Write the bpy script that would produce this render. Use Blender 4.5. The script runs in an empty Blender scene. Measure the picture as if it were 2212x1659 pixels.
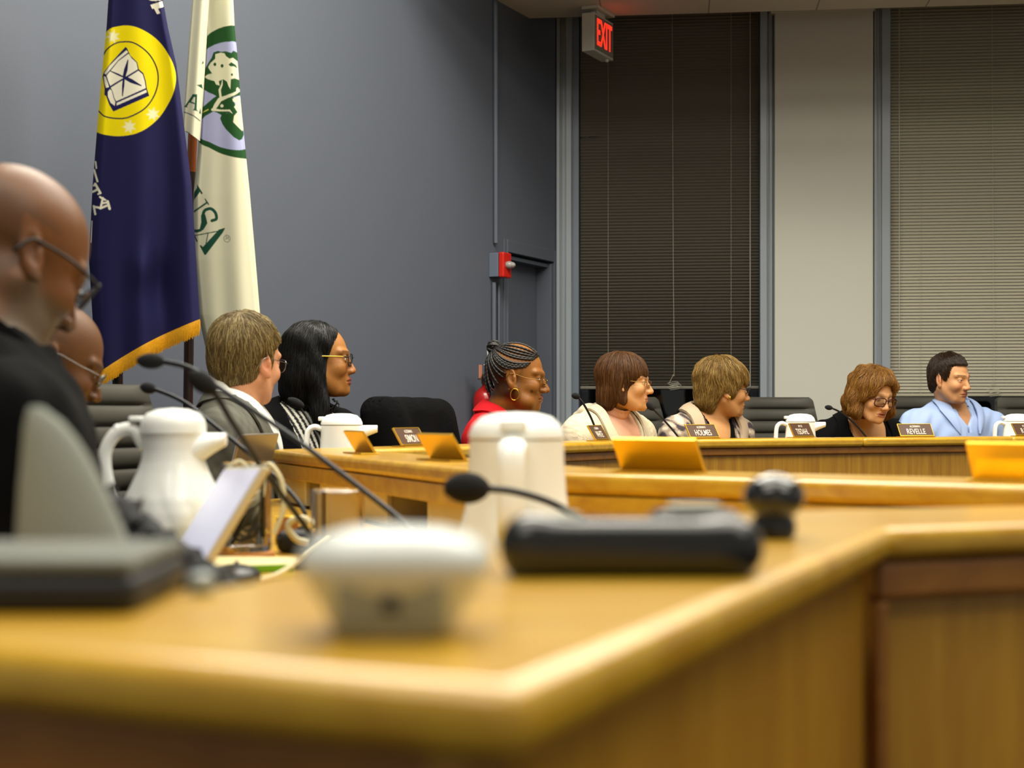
import bpy, bmesh, math, random
import numpy as np
from concurrent.futures import ThreadPoolExecutor
from mathutils import Vector, Matrix

random.seed(7)
rng = np.random.default_rng(7)
SC = bpy.context.scene
COL = SC.collection
PI = math.pi

# measured picture frame 2212 x 1659: level camera, horizon on row 895
F, CX, Y0, CZ = 3200.0, 1106.0, 895.0, 0.97
ZL, ZD = 0.876, 0.74          # top of the raised ledge, top of the lower desk


def P(px, py, d):
    """world point seen at (px, py) at depth d metres"""
    return np.array([(px - CX) * d / F, d, CZ - (py - Y0) * d / F])


def hexc(h, a=1.0):
    h = h.lstrip('#')
    c = [int(h[i:i + 2], 16) / 255 for i in (0, 2, 4)]
    c = [x / 12.92 if x <= 0.04045 else ((x + 0.055) / 1.055) ** 2.4 for x in c]
    return (c[0], c[1], c[2], a)


# ------------------------------------------------------------------ materials
def mat(name, col, rough=0.5, metal=0.0, spec=0.5, trans=0.0, coat=0.0, emit=None, estr=0.0,
        noise=0.0, nscale=20.0, bump=0.0, bscale=80.0, attr=False, sss=0.0, sheen=0.0, ior=1.45, stretch=(1, 1, 1)):
    m = bpy.data.materials.new(name)
    m.use_nodes = True
    nt = m.node_tree
    b = nt.nodes['Principled BSDF']
    c = hexc(col) if isinstance(col, str) else col
    b.inputs['Base Color'].default_value = c
    b.inputs['Roughness'].default_value = rough
    b.inputs['Metallic'].default_value = metal
    b.inputs['Specular IOR Level'].default_value = spec
    b.inputs['Transmission Weight'].default_value = trans
    b.inputs['Coat Weight'].default_value = coat
    b.inputs['Sheen Weight'].default_value = sheen
    b.inputs['IOR'].default_value = ior
    if sss:
        b.inputs['Subsurface Weight'].default_value = sss
        b.inputs['Subsurface Radius'].default_value = (0.012, 0.005, 0.003)
        b.inputs['Subsurface Scale'].default_value = 0.5
    if emit:
        b.inputs['Emission Color'].default_value = hexc(emit)
        b.inputs['Emission Strength'].default_value = estr
    src = None
    tc = nt.nodes.new('ShaderNodeTexCoord')
    mp = nt.nodes.new('ShaderNodeMapping')
    mp.inputs['Scale'].default_value = stretch
    nt.links.new(tc.outputs['Object'], mp.inputs['Vector'])
    if attr:
        at = nt.nodes.new('ShaderNodeAttribute')
        at.attribute_name = 'Col'
        src = at.outputs['Color']
        nt.links.new(src, b.inputs['Base Color'])
    if noise:
        n = nt.nodes.new('ShaderNodeTexNoise')
        n.inputs['Scale'].default_value = nscale
        n.inputs['Detail'].default_value = 4
        nt.links.new(mp.outputs['Vector'], n.inputs['Vector'])
        mr = nt.nodes.new('ShaderNodeMapRange')
        mr.inputs['To Min'].default_value = 1 - noise
        mr.inputs['To Max'].default_value = 1 + noise
        nt.links.new(n.outputs['Fac'], mr.inputs['Value'])
        mx = nt.nodes.new('ShaderNodeMix')
        mx.data_type = 'RGBA'
        mx.blend_type = 'MULTIPLY'
        mx.inputs['Factor'].default_value = 1
        if src is not None:
            nt.links.new(src, mx.inputs[6])
        else:
            mx.inputs[6].default_value = c
        nt.links.new(mr.outputs['Result'], mx.inputs[7])
        nt.links.new(mx.outputs[2], b.inputs['Base Color'])
    if bump:
        n2 = nt.nodes.new('ShaderNodeTexNoise')
        n2.inputs['Scale'].default_value = bscale
        n2.inputs['Detail'].default_value = 3
        nt.links.new(mp.outputs['Vector'], n2.inputs['Vector'])
        bp = nt.nodes.new('ShaderNodeBump')
        bp.inputs['Strength'].default_value = bump
        bp.inputs['Distance'].default_value = 0.003
        nt.links.new(n2.outputs['Fac'], bp.inputs['Height'])
        nt.links.new(bp.outputs['Normal'], b.inputs['Normal'])
    return m


def wood_mat(name, c1, c2, rough=0.35, axis='Z', scale=1.0, coat=0.3, angle=0.0):
    """varnished oak: fine grain streaks running along one axis"""
    m = bpy.data.materials.new(name)
    m.use_nodes = True
    nt = m.node_tree
    b = nt.nodes['Principled BSDF']
    tc = nt.nodes.new('ShaderNodeTexCoord')
    mp = nt.nodes.new('ShaderNodeMapping')
    s = [28 * scale] * 3
    s['XYZ'.index(axis)] = 1.6 * scale
    mp.inputs['Scale'].default_value = s
    mp.inputs['Rotation'].default_value = (0, 0, angle)
    nt.links.new(tc.outputs['Object'], mp.inputs['Vector'])
    n = nt.nodes.new('ShaderNodeTexNoise')
    n.inputs['Scale'].default_value = 1.0
    n.inputs['Detail'].default_value = 6
    n.inputs['Roughness'].default_value = 0.65
    n.inputs['Distortion'].default_value = 0.6
    nt.links.new(mp.outputs['Vector'], n.inputs['Vector'])
    cr = nt.nodes.new('ShaderNodeValToRGB')
    cr.color_ramp.elements[0].position = 0.3
    cr.color_ramp.elements[0].color = hexc(c1)
    cr.color_ramp.elements[1].position = 0.66
    cr.color_ramp.elements[1].color = hexc(c2)
    nt.links.new(n.outputs['Fac'], cr.inputs['Fac'])
    nt.links.new(cr.outputs['Color'], b.inputs['Base Color'])
    b.inputs['Roughness'].default_value = rough
    b.inputs['Coat Weight'].default_value = coat
    b.inputs['Coat Roughness'].default_value = 0.18
    return m


# ------------------------------------------------------------------ objects
def tag(o, label=None, cat=None, group=None, kind=None):
    if label: o['label'] = label
    if cat: o['category'] = cat
    if group: o['group'] = group
    if kind: o['kind'] = kind
    return o


def thing(name, label, cat, loc=(0, 0, 0), rotz=0.0, group=None):
    o = bpy.data.objects.new(name, None)
    o.empty_display_size = 0.05
    COL.objects.link(o)
    o.location = [float(v) for v in loc]
    o.rotation_euler = (0, 0, rotz)
    return tag(o, label, cat, group)


def root_off(o):
    off = np.zeros(3)
    while o is not None:
        off += np.array(o.location)
        o = o.parent
    return off


def mesh(name, V, Fc, m, parent=None, smooth=True, cols=None, fmat=None, local=False, autos=None):
    """link one mesh object; V in world space unless local (then in its parent's space)"""
    V = np.asarray(V, dtype=np.float64).reshape(-1, 3)
    if parent is not None and not local:
        V = V - root_off(parent)
    loc0 = None
    if parent is None and not local and len(V):
        loc0 = np.array([V[:, 0].mean(), V[:, 1].mean(), V[:, 2].min()])
        V = V - loc0
    me = bpy.data.meshes.new(name)
    me.from_pydata(V.tolist(), [], [tuple(int(i) for i in f) for f in Fc])
    ms = m if isinstance(m, (list, tuple)) else [m]
    for mm in ms:
        me.materials.append(mm)
    if fmat is not None:
        me.polygons.foreach_set('material_index', np.asarray(fmat, dtype=np.int32))
    if cols is not None:
        at = me.color_attributes.new('Col', 'FLOAT_COLOR', 'POINT')
        c = np.ones((len(V), 4), dtype=np.float32)
        c[:, :3] = np.asarray(cols)[:, :3]
        at.data.foreach_set('color', c.ravel())
    if smooth:
        me.polygons.foreach_set('use_smooth', np.ones(len(me.polygons), dtype=bool))
        if autos:
            try:
                me.set_sharp_from_angle(angle=autos)
            except Exception:
                pass
    me.update()
    o = bpy.data.objects.new(name, me)
    COL.objects.link(o)
    if parent is not None:
        o.parent = parent
    elif loc0 is not None:
        o.location = loc0
    return o


class MB:
    """collects shapes that become ONE mesh object"""
    def __init__(s):
        s.v, s.f, s.mi, s.cur = [], [], [], 0

    def add(s, V, Fc):
        b = len(s.v)
        s.v.extend([tuple(map(float, p)) for p in V])
        for f in Fc:
            s.f.append(tuple(b + i for i in f))
            s.mi.append(s.cur)
        return s

    def box(s, lo, hi):
        x0, y0, z0 = lo; x1, y1, z1 = hi
        return s.add([(x0, y0, z0), (x1, y0, z0), (x1, y1, z0), (x0, y1, z0), (x0, y0, z1), (x1, y0, z1), (x1, y1, z1), (x0, y1, z1)],
                     [(3, 2, 1, 0), (4, 5, 6, 7), (0, 1, 5, 4), (1, 2, 6, 5), (2, 3, 7, 6), (3, 0, 4, 7)])

    def obox(s, o, ax, ay, az):
        """box from corner o with edge vectors ax, ay, az"""
        o, ax, ay, az = map(np.asarray, (o, ax, ay, az))
        V = [o, o + ax, o + ax + ay, o + ay, o + az, o + ax + az, o + ax + ay + az, o + ay + az]
        fs = [(3, 2, 1, 0), (4, 5, 6, 7), (0, 1, 5, 4), (1, 2, 6, 5), (2, 3, 7, 6), (3, 0, 4, 7)]
        if np.dot(np.cross(ax, ay), az) < 0:
            fs = [f[::-1] for f in fs]
        return s.add(V, fs)

    def prism(s, poly, z0, z1):
        n = len(poly)
        a = sum(poly[i][0] * poly[(i + 1) % n][1] - poly[(i + 1) % n][0] * poly[i][1] for i in range(n))
        if a < 0: poly = poly[::-1]
        V = [(p[0], p[1], z0) for p in poly] + [(p[0], p[1], z1) for p in poly]
        Fc = [tuple(range(n))[::-1], tuple(range(n, 2 * n))] + [(i, (i + 1) % n, n + (i + 1) % n, n + i) for i in range(n)]
        return s.add(V, Fc)

    def rings(s, R, cap=True, closed=False):
        """loft a list of equal-length rings"""
        n = len(R[0]); V = [p for r in R for p in r]; Fc = []
        m = len(R)
        for i in range(m if closed else m - 1):
            a, b = i * n, ((i + 1) % m) * n
            Fc += [(a + j, a + (j + 1) % n, b + (j + 1) % n, b + j) for j in range(n)]
        if cap and not closed:
            Fc += [tuple(range(n))[::-1], tuple(range((m - 1) * n, m * n))]
        return s.add(V, Fc)

    def tube(s, pts, r, n=8, cap=True, flat=1.0, closed=False, up=None):
        pts = np.asarray(pts, float); m = len(pts)
        r = np.full(m, r) if np.isscalar(r) else np.asarray(r, float)
        if closed:
            T = np.roll(pts, -1, 0) - np.roll(pts, 1, 0)
        else:
            T = np.gradient(pts, axis=0)
        T /= np.linalg.norm(T, axis=1)[:, None] + 1e-12
        if up is None:
            a = np.array([0, 0, 1.0]) if abs(T[0][2]) < 0.9 else np.array([1.0, 0, 0])
        else:
            a = np.asarray(up, float)
        N = a - T[0] * np.dot(a, T[0]); N /= np.linalg.norm(N)
        R = []
        th = np.linspace(0, 2 * PI, n, endpoint=False)
        for i in range(m):
            N = N - T[i] * np.dot(N, T[i]); N /= np.linalg.norm(N) + 1e-12
            B = np.cross(T[i], N)
            R.append(pts[i] + r[i] * (np.cos(th)[:, None] * N * flat + np.sin(th)[:, None] * B))
        return s.rings(R, cap, closed)

    def lathe(s, prof, c=(0, 0, 0), n=32, sx=1.0, sy=1.0, fn=None, cap=True):
        """prof: list of (radius, z)"""
        th = np.linspace(0, 2 * PI, n, endpoint=False)
        R = []
        for r, z in prof:
            rr = r if fn is None else r * fn(th, z)
            R.append(np.stack([c[0] + sx * rr * np.cos(th), c[1] + sy * rr * np.sin(th), np.full(n, c[2] + z)], 1))
        return s.rings(R, cap)

    def ball(s, c, r, n=16, m=10):
        rx, ry, rz = (r, r, r) if np.isscalar(r) else r
        prof = []
        th = np.linspace(0, 2 * PI, n, endpoint=False)
        R = []
        for i in range(m + 1):
            a = -PI / 2 + PI * i / m
            k = max(math.cos(a), 0.02)
            R.append(np.stack([c[0] + rx * k * np.cos(th), c[1] + ry * k * np.sin(th), np.full(n, c[2] + rz * math.sin(a))], 1))
        return s.rings(R)

    def xf(s, M, start=0):
        for i in range(start, len(s.v)):
            s.v[i] = tuple(M @ Vector(s.v[i]))
        return s

    def build(s, name, m, parent=None, smooth=True, bevel=0.0, seg=2, local=False, autos=0.7, sub=0):
        o = mesh(name, s.v, s.f, m, parent, smooth, fmat=s.mi if isinstance(m, (list, tuple)) else None, local=local, autos=autos)
        if bevel:
            b = o.modifiers.new('bevel', 'BEVEL')
            b.width = bevel; b.segments = seg; b.limit_method = 'ANGLE'; b.angle_limit = 0.6
        if sub:
            q = o.modifiers.new('sub', 'SUBSURF'); q.levels = sub; q.render_levels = sub
        return o


def copy_tree(o, parent=None):
    c = o.copy(); COL.objects.link(c); c.parent = parent
    for ch in list(o.children):
        copy_tree(ch, c)
    return c


def bez(pts, n=24):
    """smooth Catmull-Rom curve through the points"""
    p = np.asarray(pts, float)
    p = np.vstack([2 * p[0] - p[1], p, 2 * p[-1] - p[-2]])
    out = []
    segs = len(p) - 3
    per = max(2, n // segs)
    for i in range(segs):
        a, b, c, d = p[i:i + 4]
        for t in np.linspace(0, 1, per, endpoint=False):
            out.append(0.5 * (2 * b + (c - a) * t + (2 * a - 5 * b + 4 * c - d) * t * t + (3 * b - a - 3 * c + d) * t ** 3))
    out.append(p[-2])
    return np.array(out)


FONT_CACHE = {}
def text_mesh(txt, size=1.0, shear=0.0, narrow=1.0, bold=0.0):
    """flat filled letters: vertices (x, y) centred on the origin, and faces"""
    key = (txt, narrow, bold)
    if key not in FONT_CACHE:
        cu = bpy.data.curves.new('letters', 'FONT')
        cu.body = txt; cu.size = 1.0; cu.align_x = 'CENTER'; cu.align_y = 'CENTER'
        cu.offset = bold; cu.resolution_u = 3
        o = bpy.data.objects.new('letters', cu); COL.objects.link(o)
        bpy.context.view_layer.update()
        dg = bpy.context.evaluated_depsgraph_get()
        me = bpy.data.meshes.new_from_object(o.evaluated_get(dg))
        V = np.array([v.co[:] for v in me.vertices]); Fc = [tuple(p.vertices) for p in me.polygons]
        bpy.data.objects.remove(o); bpy.data.curves.remove(cu); bpy.data.meshes.remove(me)
        V[:, 0] *= narrow
        V[:, :2] -= (V[:, :2].max(0) + V[:, :2].min(0)) / 2
        FONT_CACHE[key] = (V, Fc)
    V, Fc = FONT_CACHE[key]
    return V[:, :2] * size, Fc


def letters(name, txt, m, o, ax, ay, height, width=None, parent=None, depth=0.0006, bold=0.0):
    """raised letters lying in the plane o + x*ax + y*ay"""
    V, Fc = text_mesh(txt, bold=bold)
    ext = V.max(0) - V.min(0)
    sy = height / ext[1]
    sx = sy if width is None else width / ext[0]
    ax, ay, o = (np.asarray(q, float) for q in (ax, ay, o))
    nz = np.cross(ax, ay); nz /= np.linalg.norm(nz)
    W = o + V[:, :1] * sx * ax + V[:, 1:2] * sy * ay + nz * depth
    return mesh(name, W, Fc, m, parent, smooth=False)


# ------------------------------------------------------------------ implicit shapes
f32 = np.float32
def sph(p, c, r): return np.sqrt(((p - f32(c)) ** 2).sum(-1)) - f32(r)

def ell(p, c, r):
    q = p - np.asarray(c, f32); r = np.asarray(r, f32)
    k0 = np.sqrt(((q / r) ** 2).sum(-1)); k1 = np.sqrt(((q / (r * r)) ** 2).sum(-1)) + f32(1e-9)
    return k0 * (k0 - 1) / k1

def cap(p, a, b, ra, rb=None):
    rb = ra if rb is None else rb
    a = np.asarray(a, f32); b = np.asarray(b, f32)
    ba = b - a; q = p - a
    h = np.clip((q @ ba) / f32(max((ba * ba).sum(), 1e-12)), 0, 1)
    return np.sqrt(((q - h[..., None] * ba) ** 2).sum(-1)) - (f32(ra) + h * f32(rb - ra))

def smin(a, b, k):
    h = np.maximum(k - np.abs(a - b), 0) / f32(k)
    return np.minimum(a, b) - h * h * f32(k * 0.25)

def smax(a, b, k): return -smin(-a, -b, k)

def sdpoly(x, y, poly):
    """signed distance to a 2-D polygon"""
    poly = np.asarray(poly, f32); n = len(poly)
    d = np.full(x.shape, 1e9, f32); s = np.ones(x.shape, f32)
    for i in range(n):
        a, b = poly[i], poly[i - 1]
        ex, ey = b - a; wx, wy = x - a[0], y - a[1]
        t = np.clip((wx * ex + wy * ey) / max(ex * ex + ey * ey, 1e-12), 0, 1)
        d = np.minimum(d, (wx - ex * t) ** 2 + (wy - ey * t) ** 2)
        c1, c2, c3 = y >= a[1], y < b[1], ex * wy > ey * wx
        s = np.where((c1 & c2 & c3) | (~c1 & ~c2 & ~c3), -s, s)
    return s * np.sqrt(d)

def surfnet(f, xs, ys, zs):
    """quads of the zero surface of f on a rectilinear grid"""
    s = f < 0
    n0, n1, n2 = f.shape
    cnt = np.zeros((n0 - 1, n1 - 1, n2 - 1), np.int8)
    cor = [(i, j, k) for i in (0, 1) for j in (0, 1) for k in (0, 1)]
    for i, j, k in cor:
        cnt += s[i:n0 - 1 + i, j:n1 - 1 + j, k:n2 - 1 + k]
    act = np.argwhere((cnt > 0) & (cnt < 8))
    idx = np.full(cnt.shape, -1, np.int64)
    idx[act[:, 0], act[:, 1], act[:, 2]] = np.arange(len(act))
    ax = [np.asarray(xs, float), np.asarray(ys, float), np.asarray(zs, float)]
    vals = np.stack([f[act[:, 0] + i, act[:, 1] + j, act[:, 2] + k] for i, j, k in cor], 1).astype(float)
    acc = np.zeros((len(act), 3)); num = np.zeros(len(act))
    for a in range(8):
        for b in range(a + 1, 8):
            df = [cor[a][t] != cor[b][t] for t in range(3)]
            if sum(df) != 1: continue
            va, vb = vals[:, a], vals[:, b]
            mk = (va < 0) != (vb < 0)
            t = np.where(mk, va / np.where(mk, va - vb, 1), 0)
            for q in range(3):
                pa = ax[q][act[:, q] + cor[a][q]]; pb = ax[q][act[:, q] + cor[b][q]]
                acc[:, q] += np.where(mk, pa + t * (pb - pa), 0)
            num += mk
    V = acc / num[:, None]
    Fc = []
    for q in range(3):
        u, w = (q + 1) % 3, (q + 2) % 3
        sl0 = [slice(None)] * 3; sl1 = [slice(None)] * 3
        sl0[q] = slice(0, f.shape[q] - 1); sl1[q] = slice(1, f.shape[q])
        for t in (u, w):
            sl0[t] = slice(1, f.shape[t] - 1); sl1[t] = slice(1, f.shape[t] - 1)
        A, B = s[tuple(sl0)], s[tuple(sl1)]
        e = np.argwhere(A != B)
        if not len(e): continue
        sg = A[e[:, 0], e[:, 1], e[:, 2]]
        base = e.copy(); base[:, u] += 1; base[:, w] += 1
        def cell(du, dw):
            c = base.copy(); c[:, u] += du; c[:, w] += dw
            return idx[c[:, 0], c[:, 1], c[:, 2]]
        q4 = np.stack([cell(-1, -1), cell(0, -1), cell(0, 0), cell(-1, 0)], 1)
        q4[~sg] = q4[~sg][:, ::-1]
        Fc.append(q4)
    return V, np.vstack(Fc)

def grid_eval(fn, xs, ys, zs):
    """evaluate slab by slab on a few threads"""
    ya, za = np.asarray(ys, f32), np.asarray(zs, f32)
    def slab(xa):
        X, Y, Z = np.meshgrid(np.asarray(xa, f32), ya, za, indexing='ij')
        return fn(np.stack([X, Y, Z], -1)).astype(f32)
    n = max(1, int(30000 / (len(ys) * len(zs))))
    parts = [xs[i:i + n] for i in range(0, len(xs), n)]
    with ThreadPoolExecutor(4) as ex:
        return np.concatenate(list(ex.map(slab, parts)), 0)

def sdf_mesh(fn, lo, hi, h):
    xs, ys, zs = (np.arange(lo[i], hi[i] + h, h) for i in range(3))
    return surfnet(grid_eval(fn, xs, ys, zs), xs, ys, zs)

def rotm(yaw, pitch=0.0, roll=0.0):
    """columns: forward, left, up; yaw about z from +X, pitch > 0 looks down, roll > 0 leans to its own right"""
    Rz = np.array(Matrix.Rotation(yaw, 3, 'Z')); Ry = np.array(Matrix.Rotation(pitch, 3, 'Y')); Rx = np.array(Matrix.Rotation(roll, 3, 'X'))
    return Rz @ Ry @ Rx
# =================================================================== the room
U = np.array([.445, .8955, 0.]); U /= np.linalg.norm(U)      # along the blue wall, away from the camera
NB = np.array([U[1], -U[0], 0.])                              # into the room from the blue wall
CN = np.array([.28, 9.0, 0.])                                 # far corner
VW = np.array([.994, -.109, 0.]); VW /= np.linalg.norm(VW)    # along the window wall, to the right
NW = np.array([VW[1], -VW[0], 0.])                            # into the room from the window wall
UP = np.array([0, 0, 1.])
HT = 4.3

def wx(px):
    """distance along the window wall from the far corner seen at column px"""
    a = (px - CX) / F
    d = 9.0307 / (1 + .1097 * a)
    return (a * d - CN[0]) / VW[0]
def wz(px, py):
    a = (px - CX) / F
    return CZ - (py - Y0) * (9.0307 / (1 + .1097 * a)) / F
def bs(px):
    """distance along the blue wall back from the far corner"""
    a = (px - CX) / F
    d = (9 * U[0] / U[1] - CN[0]) / (U[0] / U[1] - a)
    return (CN[1] - d) / U[1]
def slab(b, o, along, n, s0, s1, z0, z1, t0, t1):
    """box on a wall: s along it, t out of it"""
    return b.obox(o + along * s0 + n * t0 + UP * z0, along * (s1 - s0), n * (t1 - t0), UP * (z1 - z0))

M_blue = mat('blue_grey_wall_paint', '#565b66', rough=.6, noise=.02, nscale=6, bump=.12, bscale=140, spec=.35)
M_trimb = mat('blue_grey_gloss_trim', '#66707c', rough=.4, noise=.03, nscale=8)
M_case = mat('grey_window_casing_paint', '#8e959c', rough=.35, noise=.03, nscale=8)
M_pier = mat('off_white_wall_paint', '#c2c0b4', rough=.7, noise=.02, nscale=5, bump=.1, bscale=120)
M_carpet = mat('dark_carpet', '#2c2d31', rough=1.0, noise=.25, nscale=160, bump=.5, bscale=400)
M_slat = mat('grey_beige_blind_slat', '#a8a28e', rough=.42, spec=.4)
M_slat2 = mat('shade_darkened_blind_slat', '#6e685c', rough=.45, spec=.4)  # same slats coloured darker to paint in the shade on the left blind
M_cord = mat('pale_blind_cord', '#b4ae9c', rough=.7)
M_glass = mat('night_window_glass', '#c8d0d4', rough=.03, trans=1.0, ior=1.45)
M_night = mat('night_backdrop_black', '#0b0c10', rough=.9)
M_metalgrey = mat('grey_steel_box_paint', '#5f6878', rough=.4)

def tile_mat():
    m = mat('acoustic_ceiling_tile', '#d2c8b4', rough=.95, noise=.12, nscale=110, bump=.5, bscale=160)
    nt = m.node_tree; b = nt.nodes['Principled BSDF']
    tc = nt.nodes.new('ShaderNodeTexCoord'); mp = nt.nodes.new('ShaderNodeMapping')
    mp.inputs['Rotation'].default_value = (0, 0, .11); mp.inputs['Location'].default_value = (.18, .1, 0)
    nt.links.new(tc.outputs['Object'], mp.inputs['Vector'])
    br = nt.nodes.new('ShaderNodeTexBrick')
    br.offset = 0; br.inputs['Scale'].default_value = 1; br.inputs['Brick Width'].default_value = .61; br.inputs['Row Height'].default_value = 1.22
    br.inputs['Mortar Size'].default_value = .004; br.inputs['Color1'].default_value = (1, 1, 1, 1); br.inputs['Color2'].default_value = (.97, .97, .97, 1); br.inputs['Mortar'].default_value = (.45, .45, .45, 1)
    nt.links.new(mp.outputs['Vector'], br.inputs['Vector'])
    mx = nt.nodes.new('ShaderNodeMix'); mx.data_type = 'RGBA'; mx.blend_type = 'MULTIPLY'; mx.inputs['Factor'].default_value = 1
    src = b.inputs['Base Color'].links[0].from_socket
    nt.links.new(src, mx.inputs[6]); nt.links.new(br.outputs['Color'], mx.inputs[7]); nt.links.new(mx.outputs[2], b.inputs['Base Color'])
    return m
M_tile = tile_mat()

b = MB(); b.box((-4.5, -3.5, -.12), (6.5, 10.2, 0))
tag(b.build('floor', M_carpet, smooth=False), kind='structure')

# ---- blue wall with the door recess
S = -U
d0, d1, dz = bs(1195), bs(1095), 1.888
b = MB()
slab(b, CN, S, -NB, d1, 9.0, 0, HT, 0, .3)
slab(b, CN, S, -NB, -.3, d0, 0, HT, 0, .3)
slab(b, CN, S, -NB, d0, d1, dz, HT, 0, .3)
tag(b.build('wall_left', M_blue, smooth=False), kind='structure')
door = tag(thing('door_1', None, None, CN + S * (d0 + d1) / 2), kind='structure')
b = MB(); slab(b, CN, S, -NB, d0 + .002, d1 - .002, 0.012, dz - .012, .10, .145); b.build('door_leaf', M_blue, door, smooth=False, bevel=.003)
b = MB()
slab(b, CN, S, NB, d1, d1 + .012, 0, dz + .07, .0, .012); slab(b, CN, S, NB, d1 + .012, d1 + .05, 0, dz + .07, .0, .008)
slab(b, CN, S, NB, d0 - .05, d0, 0, dz + .07, .0, .008); slab(b, CN, S, NB, d0, d1, dz, dz + .07, .0, .008)
b.build('door_casing', M_blue, door, smooth=False, bevel=.003)
b = MB(); slab(b, CN, S, -NB, d0 + .03, d1 - .03, dz - .035, dz - .012, .02, .10); slab(b, CN, S, -NB, d0, d0 + .03, 0, dz - .012, .0, .10); b.build('door_stop', M_blue, door, smooth=False, bevel=.003)
b = MB(); c = CN + S * (d0 + .07) - NB * .10 + UP * .95
b.tube([c, c + NB * .05], .012, 12); b.tube([c + NB * .045, c + NB * .045 + S * .11], .009, 10); b.build('door_handle', mat('brushed_metal', '#9a9a98', rough=.3, metal=1), door)

b = MB(); slab(b, CN, S, NB, d1 + .05, 9.0, 0, .10, 0, .015)
tag(b.build('baseboard_left', mat('black_vinyl_base', '#16171a', rough=.5), smooth=False, bevel=.003), kind='structure')

# ---- window wall
x1a, x1b = wx(1250), wx(1641)
x2a, x2b = wx(1921), wx(2212) + .55
xe = x2b + 1.6
zsill = .42
b = MB()
slab(b, CN, VW, -NW, -.3, x1a, 0, HT, 0, .28); slab(b, CN, VW, -NW, x1b, x2a, 0, HT, 0, .28); slab(b, CN, VW, -NW, x2b, xe, 0, HT, 0, .28)
slab(b, CN, VW, -NW, x1a, x1b, 0, zsill, 0, .28); slab(b, CN, VW, -NW, x2a, x2b, 0, zsill, 0, .28)
slab(b, CN, VW, -NW, x1a, x1b, 3.7, HT, 0, .28); slab(b, CN, VW, -NW, x2a, x2b, 3.7, HT, 0, .28)
tag(b.build('wall_far', M_trimb, smooth=False), kind='structure')
b = MB(); p0, p1 = wx(1672), wx(1884)
slab(b, CN, VW, NW, p0, p1, 0, wz(1775, 25), 0, .05)
tag(b.build('wall_pier', M_pier, smooth=False, bevel=.006), kind='structure')
b = MB(); slab(b, CN, VW, NW, wx(1663), wx(1887), wz(1775, 30), wz(1775, 20), 0, .065)
tag(b.build('trim_1', M_pier, smooth=False, bevel=.004), kind='structure')
# casings: three stepped boards each
def casing(n, a, c, ridges):
    b = MB()
    slab(b, CN, VW, NW, a, c, 0, 3.75, 0, .02)
    for r0, r1, t in ridges:
        slab(b, CN, VW, NW, a + (c - a) * r0, a + (c - a) * r1, 0, 3.75, .02, .02 + t)
    tag(b.build(n, M_case, smooth=False, bevel=.004), kind='structure')
casing('trim_2', wx(1203), wx(1236), ((0, .22, .02), (.30, .36, .012), (.62, .98, .03)))
casing('trim_3', wx(1641), wx(1668), ((.0, .55, .03), (.7, .8, .012)))
casing('trim_4', wx(1887), wx(1921), ((.2, .3, .012), (.45, 1.0, .03)))
casing('trim_5', x2b, x2b + .12, ((0, .5, .03),))

def window(n, xa, xb):
    w = tag(thing(n, None, None, CN + VW * (xa + xb) / 2 + UP * zsill), kind='structure')
    b = MB()
    for s0, s1, z0, z1 in ((xa, xa + .05, zsill, 3.7), (xb - .05, xb, zsill, 3.7), (xa + .05, xb - .05, zsill, zsill + .06), (xa + .05, xb - .05, 3.64, 3.7), (xa + .05, xb - .05, 2.05, 2.11)):
        slab(b, CN, VW, -NW, s0, s1, z0, z1, .16, .22)
    b.build('window_frame', M_night_frame, w, smooth=False, bevel=.004)
    b = MB(); slab(b, CN, VW, -NW, xa + .05, xb - .05, zsill + .06, 3.64, .186, .192); b.build('pane', M_glass, w, smooth=False)
    b = MB(); slab(b, CN, VW, NW, xa - .02, xb + .02, zsill - .03, zsill, -.16, .06); b.build('window_sill', M_case, w, smooth=False, bevel=.005)
M_night_frame = mat('dark_bronze_window_frame', '#1c1f26', rough=.4)
window('window_1', x1a, x1b)
window('window_2', x2a, x2b)
b = MB(); slab(b, CN, VW, -NW, -1.2, xe + .3, -.1, HT, 1.3, 1.4)  # added dark backdrop so the panes look onto night, not the grey fill
tag(b.build('night_backdrop', M_night, smooth=False), kind='structure')

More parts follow.
